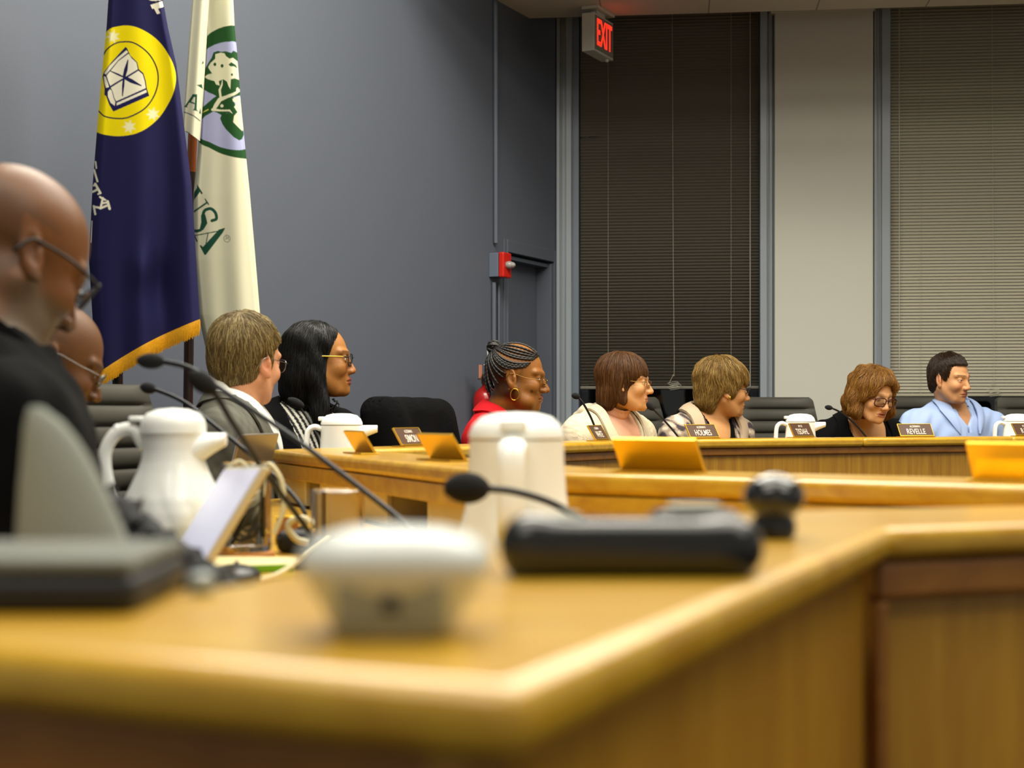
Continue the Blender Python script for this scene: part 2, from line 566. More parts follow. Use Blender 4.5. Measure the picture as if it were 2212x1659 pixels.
# ---- venetian blinds
def blind(label, xa, xb, ztop, zbot, tilt, cords, tassels, m, gapcut=None, wand=None):
    o = CN - NW * .06
    t = thing('venetian_blind', label, 'blind', o + VW * (xa + xb) / 2 + UP * zbot, group=None)
    a, c = xa + .006, xb - .002
    b = MB()
    pitch = .0192; n = int((ztop - .05 - zbot - .02) / pitch)
    ct, st = math.cos(tilt), math.sin(tilt)
    for i in range(n):
        z = zbot + .025 + (i + .5) * pitch
        rows = []
        for u in (-.5, -.25, 0, .25, .5):
            w = .0245 * u; cr = .0022 * (1 - 4 * u * u)
            off = NW * (w * ct - cr * st) + UP * (z + w * st + cr * ct)
            rows.append(off)
        seg = [(a, c)]
        if gapcut and abs(z - gapcut[0]) < pitch * .5:
            seg = [(gapcut[1], c), (a, gapcut[1])]
        for q, (s0, s1) in enumerate(seg):
            drop = -.012 if q == 1 else 0
            V = []
            for r in rows: V += [o + VW * s0 + r + UP * drop, o + VW * s1 + r + UP * (drop * .1)]
            V += [v - UP * .0006 for v in V]
            Fs = [(2 * j, 2 * j + 1, 2 * j + 3, 2 * j + 2) for j in range(4)] + [(10 + 2 * j, 12 + 2 * j, 13 + 2 * j, 11 + 2 * j) for j in range(4)] + [(0, 10, 11, 1), (8, 9, 19, 18)]
            b.add(V, Fs)
    b.build('slats', m, t)
    b = MB(); slab(b, o, VW, NW, a - .006, c + .006, ztop - .045, ztop, -.028, .028); b.build('headrail', m, t, smooth=False, bevel=.003)
    b = MB(); slab(b, o, VW, NW, a, c, zbot, zbot + .018, -.014, .014); b.build('bottom_rail', m, t, smooth=False, bevel=.004)
    for s in cords:
        b = MB(); b.tube([o + VW * s + NW * .016 + UP * (zbot + .01), o + VW * s + NW * .016 + UP * (ztop - .03)], .0009, 6)
        b.build('ladder_cord', M_cord, t)
    for s, zt in tassels:
        b = MB()
        p = o + VW * s + NW * .03
        b.tube(bez([p + UP * (ztop - .04), p + UP * 2.0 + VW * .006, p + UP * (zt + .12) + VW * .012, p + UP * (zt + .05) + VW * .004, p + UP * zt - VW * .02], 40), .0012, 6)
        for j in range(5):
            q = p + UP * (zt - .008 * j) + VW * (-.03 + .008 * (j % 3))
            b.tube(bez([q, q + VW * .05 + UP * .012, q + VW * .065 + UP * .002, q + VW * .01 - UP * .008], 16), .0011, 5)
        b.build('pull_cord', M_cord, t)
    if wand:
        b = MB(); p = o + VW * wand[0] + NW * .035
        b.tube([p + UP * (ztop - .05), p + UP * wand[1]], .0026, 8); b.build('tilt_wand', M_wand, t)
M_wand = mat('clear_plastic_wand', '#e8e4d4', rough=.15, trans=.5)
zt = 3.62
blind('dark closed venetian blind in the window beside the exit sign', x1a, x1b, zt, wz(1445, 840), .74,
      [wx(1313), wx(1580)], [(wx(1452), wz(1452, 828))], M_slat2, gapcut=(wz(1280, 291), wx(1306)), wand=(wx(1621), wz(1621, 835)))
blind('light closed venetian blind in the window at the right edge', x2a, x2b, zt, wz(2060, 856), -1.02,
      [wx(1991), wx(2212) + .12], [(wx(2145), wz(2145, 842))], M_slat, wand=(wx(1944), wz(1944, 800)))

# ---- lowered ceiling along the windows, and the high ceiling
e0 = CN + VW * -.3 + NW * .375; e1 = CN + VW * xe + NW * .375
b = MB(); b.prism([tuple(e0[:2]), tuple(e1[:2]), tuple((e1 + NW * 1.6)[:2]), tuple((e0 + NW * 1.6)[:2])], 3.28, HT - .02)
tag(b.build('ceiling_soffit', M_tile, smooth=False), kind='structure')
b = MB(); b.box((-4.5, -3.5, HT), (6.5, 10.2, HT + .1))
tag(b.build('ceiling', M_tile, smooth=False), kind='structure')

# ---- exit sign hanging under the soffit
d = 8.33
M_signbox = mat('cream_sign_housing', '#c9c6ba', rough=.45)
M_signface = mat('exit_sign_face', '#8a8478', rough=.4)
M_exit = mat('lit_red_letters', '#ff2a18', rough=.4, emit='#ff2414', estr=1.5)
c = P(1283, 25, d); top = c[2]; bot = P(1283, 108, d)[2]
ex = thing('exit_sign', 'boxy exit sign with lit red letters hanging below the lowered ceiling', 'exit sign', (c[0], c[1], bot))
oo = np.array([c[0], c[1], 0])
b = MB(); b.obox(oo + UP * bot, U * .285, -NB * .075, UP * (top - bot)); b.build('housing', M_signbox, ex, smooth=False, bevel=.004)
b = MB(); b.obox(oo + U * .012 + NB * .0005 + UP * (bot + .012), U * .261, NB * .003, UP * (top - bot - .024)); b.build('face_plate', M_signface, ex, smooth=False, bevel=.001)
letters('exit_lettering', 'EXIT', M_exit, oo + U * .145 + NB * .0036 + UP * ((bot + top) / 2 + .005), U, UP, .15, .215, ex, .001, bold=.012)
b = MB(); b.obox(oo + U * .08 - NB * .055 + UP * top, U * .12, NB * .04, UP * (3.262 - top)); b.obox(oo + U * .02 - NB * .085 + UP * 3.262, U * .25, NB * .10, UP * .018); b.build('ceiling_mount', M_signbox, ex, smooth=False, bevel=.003)
b = MB(); b.ball(oo + U * .235 - NB * .02 + UP * (bot - .006), .012, 12, 8); b.build('test_button', M_signbox, ex)

# ---- conduit, fire alarm, extinguisher
s = bs(1066)
q = CN + S * s + NB * .014
b = MB(); b.tube([q + UP * 1.92, q + UP * 4.28], .013, 10)
tag(b.build('conduit', M_blue), 'blue painted conduit running down the wall into the fire alarm', 'conduit')
s2 = bs(1062)
q2 = CN + S * s2 + NB * .014
b = MB(); b.tube([q2 + UP * .1, q2 + UP * 1.70], .013, 10); b.tube([q2 + U * .06 + UP * .1, q2 + U * .06 + UP * 1.70], .008, 10)
tag(b.build('conduit', M_blue), 'blue painted conduit running below the fire alarm behind the red blazer', 'conduit')
zc = CZ + (Y0 - 574) * 8.22 / F
al = thing('fire_alarm', 'red fire alarm strobe on a grey box beside the door', 'fire alarm', CN + S * s + UP * (zc - .065))
b = MB(); slab(b, CN, S, NB, s - .05, s + .055, zc - .066, zc + .066, 0, .055); b.build('back_box', M_metalgrey, al, smooth=False, bevel=.003)
b = MB(); slab(b, CN, S, NB, s - .05, s + .05, zc - .07, zc + .07, .056, .088); b.build('red_housing', mat('alarm_red_plastic', '#c01f14', rough=.3), al, smooth=False, bevel=.008, seg=3)
b = MB(); k = CN + S * s + NB * .085 + UP * (zc + .0); b.ball(k + NB * .012, (.028, .028, .022), 16, 10); b.ball(k + NB * .032, (.018, .018, .016), 14, 8)
b.build('strobe_lens', mat('clear_strobe_lens', '#f4f4ee', rough=.08, trans=.7), al)
s3 = bs(1020)
fx = thing('fire_extinguisher', 'red fire extinguisher hung on the blue wall behind the braided hair', 'fire extinguisher', CN + S * s3 + NB * .09 + UP * .45)
b0 = CN + S * s3 + NB * .085
zt_ = CZ + (Y0 - 842) * 8.1 / F
b = MB(); b.lathe([(.02, zt_ - .52), (.066, zt_ - .51), (.07, zt_ - .48), (.07, zt_ - .05), (.062, zt_ - .02), (.04, zt_ + .005), (.022, zt_ + .02), (.02, zt_ + .04)], b0, 28); b.build('cylinder', mat('extinguisher_red', '#a81414', rough=.25, coat=.4), fx)
b = MB(); b.lathe([(.026, zt_ + .03), (.028, zt_ + .065), (.018, zt_ + .075)], b0, 16); b.obox(b0 + S * .06 - NB * .012 + UP * (zt_ + .07), -S * .05, NB * .024, UP * .012); b.obox(b0 + S * .075 - NB * .012 + UP * (zt_ + .05), -S * .07, NB * .024, UP * .008); b.build('valve', mat('valve_metal', '#8c6a50', rough=.35, metal=.8), fx)
b = MB(); b.tube(bez([b0 + UP * (zt_ + .055) + S * .02, b0 + S * .075 + NB * .03 + UP * (zt_ + .06), b0 + S * .06 + NB * .07 + UP * (zt_ - .05), b0 + S * .045 + NB * .078 + UP * (zt_ - .3)], 30), .013, 10); b.build('hose', mat('black_rubber', '#15161a', rough=.5), fx)
b = MB(); slab(b, b0, S, NB, .055, .085, zt_ + .06, zt_ + .13, .0, .004); b.build('hang_tag_ring', mat('tag_card', '#c07a60', rough=.6), fx, smooth=False)
b = MB(); p = b0 + S * .01 + NB * .02; b.tube([p + UP * (zt_ + .13) + S * .05, p + UP * (zt_ + .135), p + UP * (zt_ + .24) + S * .02], .003, 6); b.build('bracket_wire', mat('white_wire', '#cfd0cc', rough=.5), fx)
b = MB(); slab(b, b0, S, NB, -.035, .035, zt_ - .36, zt_ - .12, .064, .0715); b.build('paper_label', mat('label_paper', '#cfc9bc', rough=.6), fx, smooth=False)
# =================================================================== desks
M_oak = wood_mat('honey_oak', '#a8741a', '#c8992a', rough=.32, axis='Z', coat=.35)
M_oakv = wood_mat('oak_panel', '#9a681a', '#bd8c28', rough=.4, axis='Z', scale=1.4, coat=.2)
M_oakd = wood_mat('dark_oak_moulding', '#7c4c14', '#9a641c', rough=.4, axis='X', coat=.2)
M_oak_x = {}
def oak_along(dx, dy):
    k = round(math.atan2(dy, dx), 2)
    if k not in M_oak_x:
        M_oak_x[k] = wood_mat('honey_oak_top', '#b07e16', '#caa028', rough=.30, axis='X', coat=.45, angle=-k)
    return M_oak_x[k]
M_laminate = mat('cream_laminate', '#e0cc94', rough=.5, noise=.03, nscale=30)

def offset_line(pts, w):
    """offset an open polyline to its left by w with mitred corners"""
    p = np.asarray(pts, float); n = len(p); out = []
    def nrm(a, b):
        d = (b - a) / np.linalg.norm(b - a); return np.array([-d[1], d[0]])
    for i in range(n):
        if i == 0: m = nrm(p[0], p[1])
        elif i == n - 1: m = nrm(p[-2], p[-1])
        else:
            a, c = nrm(p[i - 1], p[i]), nrm(p[i], p[i + 1]); m = (a + c); m /= np.linalg.norm(m); m /= np.dot(m, a)
        out.append(p[i] + m * w)
    return np.array(out)

# inner (audience side) edge of the horseshoe ledge: B - A - C - D, user side lies to the left of travel
K0, E2, KK = np.array([1.75, 1.17]), np.array([-.016, 2.446]), np.array([-.590, 3.83])
userBA = [K0, E2, KK]                       # user-side edge of ledge B and A
insBA = offset_line(userBA, -.22)           # audience-side edge
insCD = np.array([[.186, 4.85], [.60, 5.50], [1.40, 5.885], [2.10, 6.20], [3.3, 6.78]])
# where the inner edges of A and C meet
def isect(p, d, q, e):
    M = np.array([[d[0], -e[0]], [d[1], -e[1]]]); t = np.linalg.solve(M, q - p); return p + d * t[0]
dA = insBA[2] - insBA[1]; dC = insCD[0] - insCD[1]
J = isect(insBA[1], dA, insCD[0], dC)
insBA[2] = J
insCD[0] = J
userCD = offset_line(insCD, .22)
dAu = userBA[2] - userBA[1]
Ju = isect(userBA[1], dAu, userCD[1], userCD[1] - userCD[0] + 0)
Ju = isect(np.array(userBA[1]), dAu, userCD[1], (insCD[0] - insCD[1]))
userBA[2] = Ju
userCD[0] = Ju

t_ring = thing('council_desk', 'long curving oak council desk with raised ledge, running behind the gold plates', 'desk', (0.6, 4.2, 0))
def seg_desk(name, label, ia, ib, ua, ub, front_seen, low_w, group=None, joints=()):
    """one straight run of the council desk: raised ledge, panel under it, lower desk behind"""
    ia, ib, ua, ub = map(np.asarray, (ia, ib, ua, ub))
    t = t_ring
    d = (ib - ia) / np.linalg.norm(ib - ia); n = np.array([-d[1], d[0]])   # n: towards the user
    top = oak_along(d[0], d[1])
    b = MB(); b.prism([tuple(ia), tuple(ib), tuple(ub), tuple(ua)], ZL - .034, ZL); b.build('ledge_top', top, t, smooth=True, bevel=.011, seg=3, autos=.5)
    # moulding under the overhang, front and user side
    def inset(w0, w1):
        return [tuple(ia - d * .014 + n * w0), tuple(ib + d * .014 + n * w0), tuple(ib + d * .014 + n * w1), tuple(ia - d * .014 + n * w1)]
    L = np.linalg.norm(ib - ia)
    b = MB(); b.prism(inset(.016, .040), ZL - .062, ZL - .034); b.build('front_moulding', M_oakd, t, smooth=False, bevel=.004)
    b = MB(); b.prism(inset(.030, .052), .06, ZL - .062)
    b.build('front_panel', M_oakv, t, smooth=False, bevel=.002)
    uo = [tuple(ua - n * .004), tuple(ub - n * .004), tuple(ub - n * .034), tuple(ua - n * .034)]
    b = MB(); b.prism(uo, ZL - .072, ZL - .0355); b.build('user_side_apron', top, t, smooth=False, bevel=.003)
    low = [tuple(ua - n * .20), tuple(ub - n * .20), tuple(ub + n * low_w), tuple(ua + n * low_w)]
    return t, d, n, L

DESKS = []
# A: left run, its cubby side faces us.  B: run across the middle of the picture
tA, dA_, nA, LA = seg_desk('council_desk', 'oak desk run with open cubbies under its ledge, behind the white carafe on the left', insBA[1], insBA[2], userBA[1], userBA[2], False, .55)
tB, dB_, nB, LB = seg_desk('council_desk', 'oak desk run across the middle carrying the gold-backed plate', insBA[0], insBA[1], userBA[0], userBA[1], False, .55)
segs = []
for i in range(4):
    segs.append(seg_desk('', '', insCD[i], insCD[i + 1], userCD[i], userCD[i + 1], True, .45))

# cubby wall on the user side of A and B: uprights, shelf back and open bays
def cubbies(t, ua, ub, n, bays, full=True):
    ua, ub = np.asarray(ua), np.asarray(ub)
    d = (ub - ua); L = np.linalg.norm(d); d = d / L
    z0, z1 = ZD + .002, ZL - .072
    def bx(b, s0, s1, w0, w1, za, zb):
        o = np.array([*(ua + d * s0 - n * w1), za]); b.obox(o, np.array([*(d * (s1 - s0)), 0]), np.array([*(n * (w1 - w0)), 0]), UP * (zb - za))
    b = MB(); bx(b, 0.02, L - .02, .175, .188, z0 - .3, z1 + .036); b.build('cubby_back', M_laminate, t, smooth=False)
    for s in bays:
        b = MB(); bx(b, s, s + .018, .016, .175, z0, z1); b.build('cubby_divider', M_laminate, t, smooth=False, bevel=.002)
def px_s(ua, ub, px):
    ua, ub = np.asarray(ua), np.asarray(ub); d = (ub - ua) / np.linalg.norm(ub - ua); a = (px - CX) / F
    return (a * ua[1] - ua[0]) / (d[0] - a * d[1])
def cubby_face(t, ua, ub, n, opens):
    """cream boards closing the user side except for the open bays"""
    ua, ub = np.asarray(ua), np.asarray(ub); d = (ub - ua); L = np.linalg.norm(d); d = d / L
    cuts = [0.03] + sorted(x for o in opens for x in o) + [L - .03]
    for a, c in zip(cuts[0::2], cuts[1::2]):
        b = MB(); o = np.array([*(ua + d * a - n * .030), ZD + .001]); b.obox(o, np.array([*(d * (c - a)), 0]), np.array([*(n * .012), 0]), UP * (ZL - .072 - ZD)); b.build('cubby_front', M_laminate, t, smooth=False, bevel=.001)
sb_ = [px_s(userBA[1], userBA[2], p) for p in (905, 818, 676, 646)]
cubbies(tA, userBA[1], userBA[2], nA, [.05, sb_[0] - .02, sb_[1] + .004, sb_[2] - .02, sb_[3] + .002])
cubby_face(tA, userBA[1], userBA[2], nA, [(sb_[0], sb_[1]), (sb_[2], sb_[3])])
cubbies(tB, userBA[0], userBA[1], nB, [.3, .9, 1.5, 2.0])

# lower writing surface inside A and B, up to the near counter
PN = [np.array([-.95, 1.05]), np.array([.0022, .5055]), np.array([.315, 1.228]), np.array([1.30, 1.62])]   # near counter front edge
nearF = [np.array([-.70, .42 + .40]), PN[1], PN[2], np.array([1.15, 1.555])]
nearB = [np.array([-.6, 1.0]), np.array([-.172, .80]), np.array([.215, 1.43]), np.array([.98, 1.70])]
low_poly = [(-.42, 1.00), (-.075, .92), (.19, 1.46), (.93, 1.72), tuple(np.array(userBA[0]) * .45 + np.array(userBA[1]) * .55 - nB * .0 + np.array([0, 0])), tuple(np.array(userBA[1])), tuple(np.array(userBA[2])), tuple(np.array(userBA[2]) + nA * .46), tuple(np.array(userBA[1]) + nA * .46 - dA_ * .05), (-.50, 1.55)]
t = thing('writing_desk', 'lower oak writing surface between the ledges, holding carafes and laptops', 'desk', (-.2, 2.0, 0))
b = MB(); b.prism(low_poly, ZD - .032, ZD); b.build('desk_top', oak_along(.4, -.9), t, smooth=True, bevel=.006, autos=.5)
for (x, y) in ((-.40, 1.2), (.12, 1.55), (-.55, 2.6), (-.9, 3.75), (.62, 1.8)):
    b = MB(); b.box((x - .03, y - .03, 0), (x + .03, y + .03, ZD - .032)); b.build('leg', M_oakv, t, smooth=False, bevel=.004)
# lower surface behind C and D
for i in range(4):
    s_, d_, n_, L_ = segs[i]
    ua, ub = np.asarray(userCD[i]), np.asarray(userCD[i + 1])
    w_ = .05 if i == 0 else .30
    b = MB(); b.prism([tuple(ua - n_ * .18), tuple(ub - n_ * .18), tuple(ub + n_ * w_), tuple(ua + n_ * w_)], ZD - .03, ZD); b.build('desk_top', oak_along(d_[0], d_[1]), s_, smooth=False, bevel=.005)
# vertical joint in the far panel is the seam between runs; add the thin groove strip on the long run
# near counter
t = thing('near_counter', 'oak counter end in the near foreground with rounded top edge', 'counter', (.1, .9, 0))
poly = [tuple(nearF[0]), tuple(nearF[1]), tuple(nearF[2]), tuple(nearF[3]), tuple(nearB[3]), tuple(nearB[2]), tuple(nearB[1]), tuple(nearB[0])]
b = MB(); b.prism(poly, ZL - .027, ZL); b.build('counter_top', oak_along(.6, .8), t, smooth=True, bevel=.010, seg=4, autos=.5)
def strip(name, a, c, n0, n1, z0, z1, m, bev=.003):
    a, c = np.asarray(a), np.asarray(c); d = (c - a) / np.linalg.norm(c - a); n = np.array([-d[1], d[0]])
    b = MB(); b.prism([tuple(a + n * n0), tuple(c + n * n0), tuple(c + n * n1), tuple(a + n * n1)], z0, z1); return b.build(name, m, t, smooth=False, bevel=bev)
i1 = offset_line(nearF, .016)
for i, nm in ((1, 'end_panel'), (2, 'front_panel')):
    strip(nm, i1[i], i1[i + 1], .008, .03, .06, ZL - .027, M_oakv)
strip('left_panel', i1[0], i1[1], .0, .022, .06, ZL - .027, M_oakd)
strip('panel_moulding', i1[2], i1[3], -.008, .012, ZL - .062, ZL - .028, M_oakd, .006)
strip('panel_stile', i1[2], i1[2] + (i1[3] - i1[2]) / np.linalg.norm(i1[3] - i1[2]) * .012, -.006, .01, .06, ZL - .062, M_oakd, .003)
# =================================================================== things on and around the desks
M_white = mat('white_glossy_plastic', '#f4f7f3', rough=.28, coat=.25)
M_brass = mat('brushed_brass', '#e8bc3e', rough=.28, metal=.9)
M_brown = mat('brown_engraved_plate', '#523a2c', rough=.4)
M_wlet = mat('white_engraved_letters', '#e4dccc', rough=.5)
M_foam = mat('black_mic_foam', '#111114', rough=1.0, bump=.6, bscale=500, noise=.3, nscale=400)
M_neck = mat('black_gooseneck_metal', '#16171b', rough=.42, metal=.3)
M_leather = mat('dark_olive_grey_leather', '#37352d', rough=.52, noise=.05, nscale=40, bump=.1, bscale=300)
M_chairframe = mat('black_chair_plastic', '#101114', rough=.45)
M_wcable = mat('cream_cable', '#d2c79e', rough=.5)
M_clear = mat('clear_glass', '#ffffff', rough=.02, trans=1.0, ior=1.2)

# ---- carafes -----------------------------------------------------------------
def carafe_tall(label, c, yaw, group='white carafes'):
    t = thing('carafe', label, 'carafe', c, yaw, group)
    prof = [(.050, 0), (.060, .003), (.064, .012), (.072, .035), (.0765, .06), (.0765, .078), (.072, .10), (.063, .122), (.054, .142), (.0485, .158), (.0465, .172), (.047, .19), (.049, .2)]
    def swirl(th, z):
        a = math.exp(-((z - .075) / .04) ** 2)
        return 1 + .028 * a * np.abs(np.sin(6 * th + z * 34)) ** .8
    pr = []
    zz = np.linspace(0, .2, 44); rr = np.interp(zz, [p[1] for p in prof], [p[0] for p in prof])
    b = MB(); b.lathe(list(zip(rr, zz)), n=96, fn=swirl)
    b.build('body', M_white, t, local=True)
    b = MB()
    R = []
    for u in np.linspace(0, 1, 10):                             # pouring lip
        x = .030 + .052 * u; w = .022 * (1 - u) ** .7 + .011; zl = .132 + .048 * u ** .6; zh = .200
        th = np.linspace(0, 2 * PI, 16, endpoint=False)
        R.append(np.stack([x + 0 * th, w * np.cos(th), (zl + zh) / 2 + (zh - zl) / 2 * np.sin(th)], 1))
    b.rings(R); b.build('spout', M_white, t, local=True)
    b = MB(); b.lathe([(.047, .2), (.0505, .2), (.0505, .212), (.048, .222), (.040, .231), (.024, .237), (.002, .239)], n=48)
    lid = b.build('lid', M_white, t, local=True)
    b = MB(); b.box((-.067, -.012, .217), (-.036, .012, .226)); b.build('thumb_lever', M_white, lid, local=True, bevel=.003)
    b = MB(); b.tube(bez([(-.044, 0, .178), (-.062, 0, .205), (-.088, 0, .200), (-.105, 0, .172), (-.104, 0, .135), (-.092, 0, .095), (-.074, 0, .062)], 42), .0085, 12, flat=1.2)
    b.ball((-.086, 0, .206), (.008, .008, .008), 10, 8); b.build('handle', M_white, t, local=True)
    return t
def carafe_squat(label, c, yaw, group='white carafes'):
    t = thing('carafe', label, 'carafe', c, yaw, group)
    b = MB(); b.lathe([(.055, 0), (.072, .003), (.077, .02), (.078, .05), (.073, .085), (.0665, .108), (.0635, .13), (.061, .17), (.0605, .196)], n=64); b.build('body', M_white, t, local=True)
    b = MB(); R = []
    for u in np.linspace(0, 1, 10):
        x = .040 + .065 * u; w = .020 * (1 - u) ** .8 + .010; zl = .135 + .041 * u ** .6; zh = .197
        th = np.linspace(0, 2 * PI, 16, endpoint=False)
        R.append(np.stack([x + 0 * th, w * np.cos(th), (zl + zh) / 2 + (zh - zl) / 2 * np.sin(th)], 1))
    b.rings(R); b.build('spout', M_white, t, local=True)
    b = MB(); b.lathe([(.058, .197), (.0615, .199), (.0610, .205), (.056, .216), (.045, .226), (.026, .231), (.002, .232)], n=48); lid = b.build('lid', M_white, t, local=True)
    b = MB(); b.box((-.068, -.016, .210), (-.045, .016, .222)); b.build('thumb_lever', M_white, lid, local=True, bevel=.003)
    b = MB(); b.tube(bez([(-.058, 0, .186), (-.080, 0, .192), (-.098, 0, .178), (-.103, 0, .14), (-.102, 0, .09), (-.070, 0, .07)], 36), .017, 14, flat=.5); b.ball((-.087, 0, .192), (.010, .010, .006), 10, 8); b.build('handle', M_white, t, local=True)
    return t
def onz(px, d, z): return np.array([(px - CX) * d / F, d, z])
carafe_tall('tall fluted white carafe with its curved handle at left, behind the leaning laptop screen', onz(374, 2.30, ZD + .001), .0)
carafe_squat('big white carafe in the middle, its handle towards us, behind the foam microphone', onz(1116, 1.90, ZD + .001), 1.50)
carafe_squat('squat white carafe behind the gold-backed plate, in front of the black blazer', onz(738, 4.36, ZD + .001), .06)
carafe_squat('squat white carafe beside the empty chair, a brown plate leaning before it', onz(1729, 6.22, ZD + .001), .02)
carafe_squat('squat white carafe in front of the light blue shirt, cut by the right edge', onz(2197, 6.72, ZD + .001), .05)

# ---- name plates --------------------------------------------------------------
def seg_at(ia, ib, n, w, px):
    """point on the ledge at distance w from its inner edge that is seen at column px"""
    d = (ib - ia) / np.linalg.norm(ib - ia); p = ia + n * w; a = (px - CX) / F
    s = (a * p[1] - p[0]) / (d[0] - a * d[1])
    return p + d * s, d
def plate(label, seg, px, top, big, w=.10, yaw=0.0, width=.155, hgt=.060, lean=.55):
    ia, ib, n = seg
    p, d = seg_at(np.asarray(ia), np.asarray(ib), n, w, px)
    ang = math.atan2(d[1], d[0]) + yaw
    t = thing('name_plate', label, 'name plate', (p[0], p[1], ZL + .0005), ang, 'council name plates')
    ll, cc = math.sin(lean), math.cos(lean)
    A = np.array([1., 0, 0]); B = np.array([0, ll, cc]); Nn = np.cross(A, B)     # B climbs and leans to the user (+y); Nn faces the audience (-y)
    if Nn[1] > 0: Nn = -Nn
    o = np.array([0, 0, .003])
    b = MB(); b.obox(o - A * width / 2, A * width, B * hgt, -Nn * .003)
    for s in (-1, 1): b.obox(o + A * (s * (width / 2 - .001) - .001), A * .002, B * hgt, Nn * .003)
    b.obox(o - A * width / 2, A * width, B * .004, Nn * .004); b.obox(o - A * width / 2 + B * (hgt - .003), A * width, B * .003, Nn * .003)
    b.box((-width / 2, -.012, 0), (width / 2, .035, .003)); b.build('brass_holder', M_brass, t, smooth=False, local=True, bevel=.0008)
    b = MB(); b.obox(o + A * (-width / 2 + .003) + B * .004 + Nn * .0002, A * (width - .006), B * (hgt - .007), Nn * .0016); b.build('engraved_insert', M_brown, t, smooth=False, local=True)
    if big:
        for txt, h, z, wd in ((top, .0095, hgt * .78, .30), (big, .025, hgt * .38, None)):
            V, Fs = text_mesh(txt, bold=.004)
            ext = V.max(0) - V.min(0); sy = h / ext[1]; sx = sy * .66
            if sx * ext[0] > width * .86: sx = width * .86 / ext[0]
            W = o + V[:, :1] * sx * A + V[:, 1:] * sy * B + B * z + Nn * .0024
            mesh('lettering', W, Fs, M_wlet, t, smooth=False, local=True)
    return t
SC_ = [(insCD[i], insCD[i + 1], segs[i][2]) for i in range(4)]
SA, SB = (insBA[1], insBA[2], nA), (insBA[0], insBA[1], nB)
plate('small brown name plate in front of the draped black jacket', SC_[0], 896, 'ALDERMAN', 'SIMON', yaw=.14)
plate('narrow angled brown name plate in front of the cream knit cardigan', SC_[0], 1301, 'ALDERMAN', 'WHITE', w=.09, yaw=.2)
plate('brown name plate in front of the patterned cardigan', SC_[1], 1523, 'ALDERMAN', 'HOLMES', w=.09, yaw=.2)
plate('brown name plate propped in front of the squat carafe beside the empty chair', SC_[2], 1737, 'MAYOR', 'TISDAHL', w=.16, yaw=.42, lean=.45)
plate('brown name plate with bright gold rim between the black jacket and the blue shirt', SC_[2], 1982, 'ALDERMAN', 'REVELLE', w=.06, yaw=-.15)
plate('brown name plate cut by the right edge of the view, in front of a carafe', SC_[3], 2225, 'ALDERMAN', 'RAINEY', w=.08, yaw=0)
plate('narrow gold back of a name plate in front of the squat carafe at left', SA, 790, '', '', w=.11)
plate('gold back of a name plate right beside the big middle carafe', SA, 968, '', '', w=.11, yaw=.12)
plate('large blurred gold back of the name plate on the middle desk run', SB, 1432, '', '', w=.10)
plate('blurred gold back of a name plate at the right edge of the middle desk run', SB, 2222, '', '', w=.10)

# ---- gooseneck microphones ------------------------------------------------------
def mic(label, pts, foam=(.011, .042), group='gooseneck microphones', base_z=ZD + .001, r=.0042):
    """pts: (px, py, d) from the foam tip to the foot"""
    W = [P(*p) for p in pts]
    foot = W[-1].copy(); foot[2] = base_z
    t = thing('gooseneck_microphone', label, 'microphone', (foot[0], foot[1], base_z), group=group)
    c = bez(W + [foot + UP * .03], 60)
    ax = c[5] - c[0]; ax /= np.linalg.norm(ax)
    b = MB(); b.tube(c, r, 10); b.build('gooseneck', M_neck, t)
    R0, L0 = foam
    b = MB(); us = np.linspace(0, 1, 14)
    b.tube([c[0] + ax * L0 * u for u in us], R0 * np.clip(np.sin(np.clip(us * 1.0, .03, .985) * PI) ** .42, .12, 1), 20); b.build('foam_windscreen', M_foam, t)
    b = MB(); b.lathe([(.026, 0), (.027, .008), (.022, .016), (.012, .022), (.009, .035)], (foot[0], foot[1], base_z), 24); b.build('foot', M_neck, t)
    return t
mic('black microphone pointing left, highest of the three at left, over the gold flag fringe', [(297, 779, 2.35), (362, 783, 2.34), (420, 800, 2.32), (480, 842, 2.29), (640, 950, 2.2), (790, 1063, 2.12), (880, 1134, 2.06), (925, 1172, 2.04)], (.0125, .045))
mic('black blurred microphone in front of the tweed jacket collar', [(410, 806, 1.95), (462, 848, 1.96), (500, 910, 2.0), (560, 1003, 2.08), (650, 1125, 2.18), (672, 1160, 2.2)], (.0135, .042))
mic('smallest of the three black microphones at left, above the tall carafe', [(305, 835, 2.85), (345, 845, 2.83), (400, 870, 2.8), (462, 918, 2.75), (520, 965, 2.7), (600, 1035, 2.62), (655, 1100, 2.56)], (.011, .035), r=.0040)
mic('blurred black foam microphone in front of the big middle carafe', [(960, 1053, 1.62), (1060, 1056, 1.63), (1120, 1064, 1.64), (1190, 1086, 1.65), (1260, 1124, 1.66), (1310, 1160, 1.66)], (.0175, .050))
mic('slim black microphone in front of the black blazer and striped top', [(622, 862, 4.61), (640, 872, 4.61), (658, 895, 4.62), (676, 925, 4.62), (690, 960, 4.62)], (.014, .055), r=.0035)
mic('slim black microphone in front of the cream cardigan, at its left', [(1235, 853, 5.51), (1248, 858, 5.51), (1262, 875, 5.51), (1280, 910, 5.52), (1292, 950, 5.52)], (.012, .032), r=.0042)
mic('slim black microphone between the cream and the patterned cardigan', [(1397, 870, 6.04), (1411, 884, 6.04), (1440, 914, 6.05), (1462, 940, 6.05), (1470, 955, 6.05)], (.0135, .042), r=.0042)
mic('slim black microphone in front of the person reading in dark red glasses', [(1782, 879, 6.51), (1800, 883, 6.51), (1822, 895, 6.52), (1848, 917, 6.53), (1872, 945, 6.53), (1880, 958, 6.53)], (.011, .034), r=.0042)

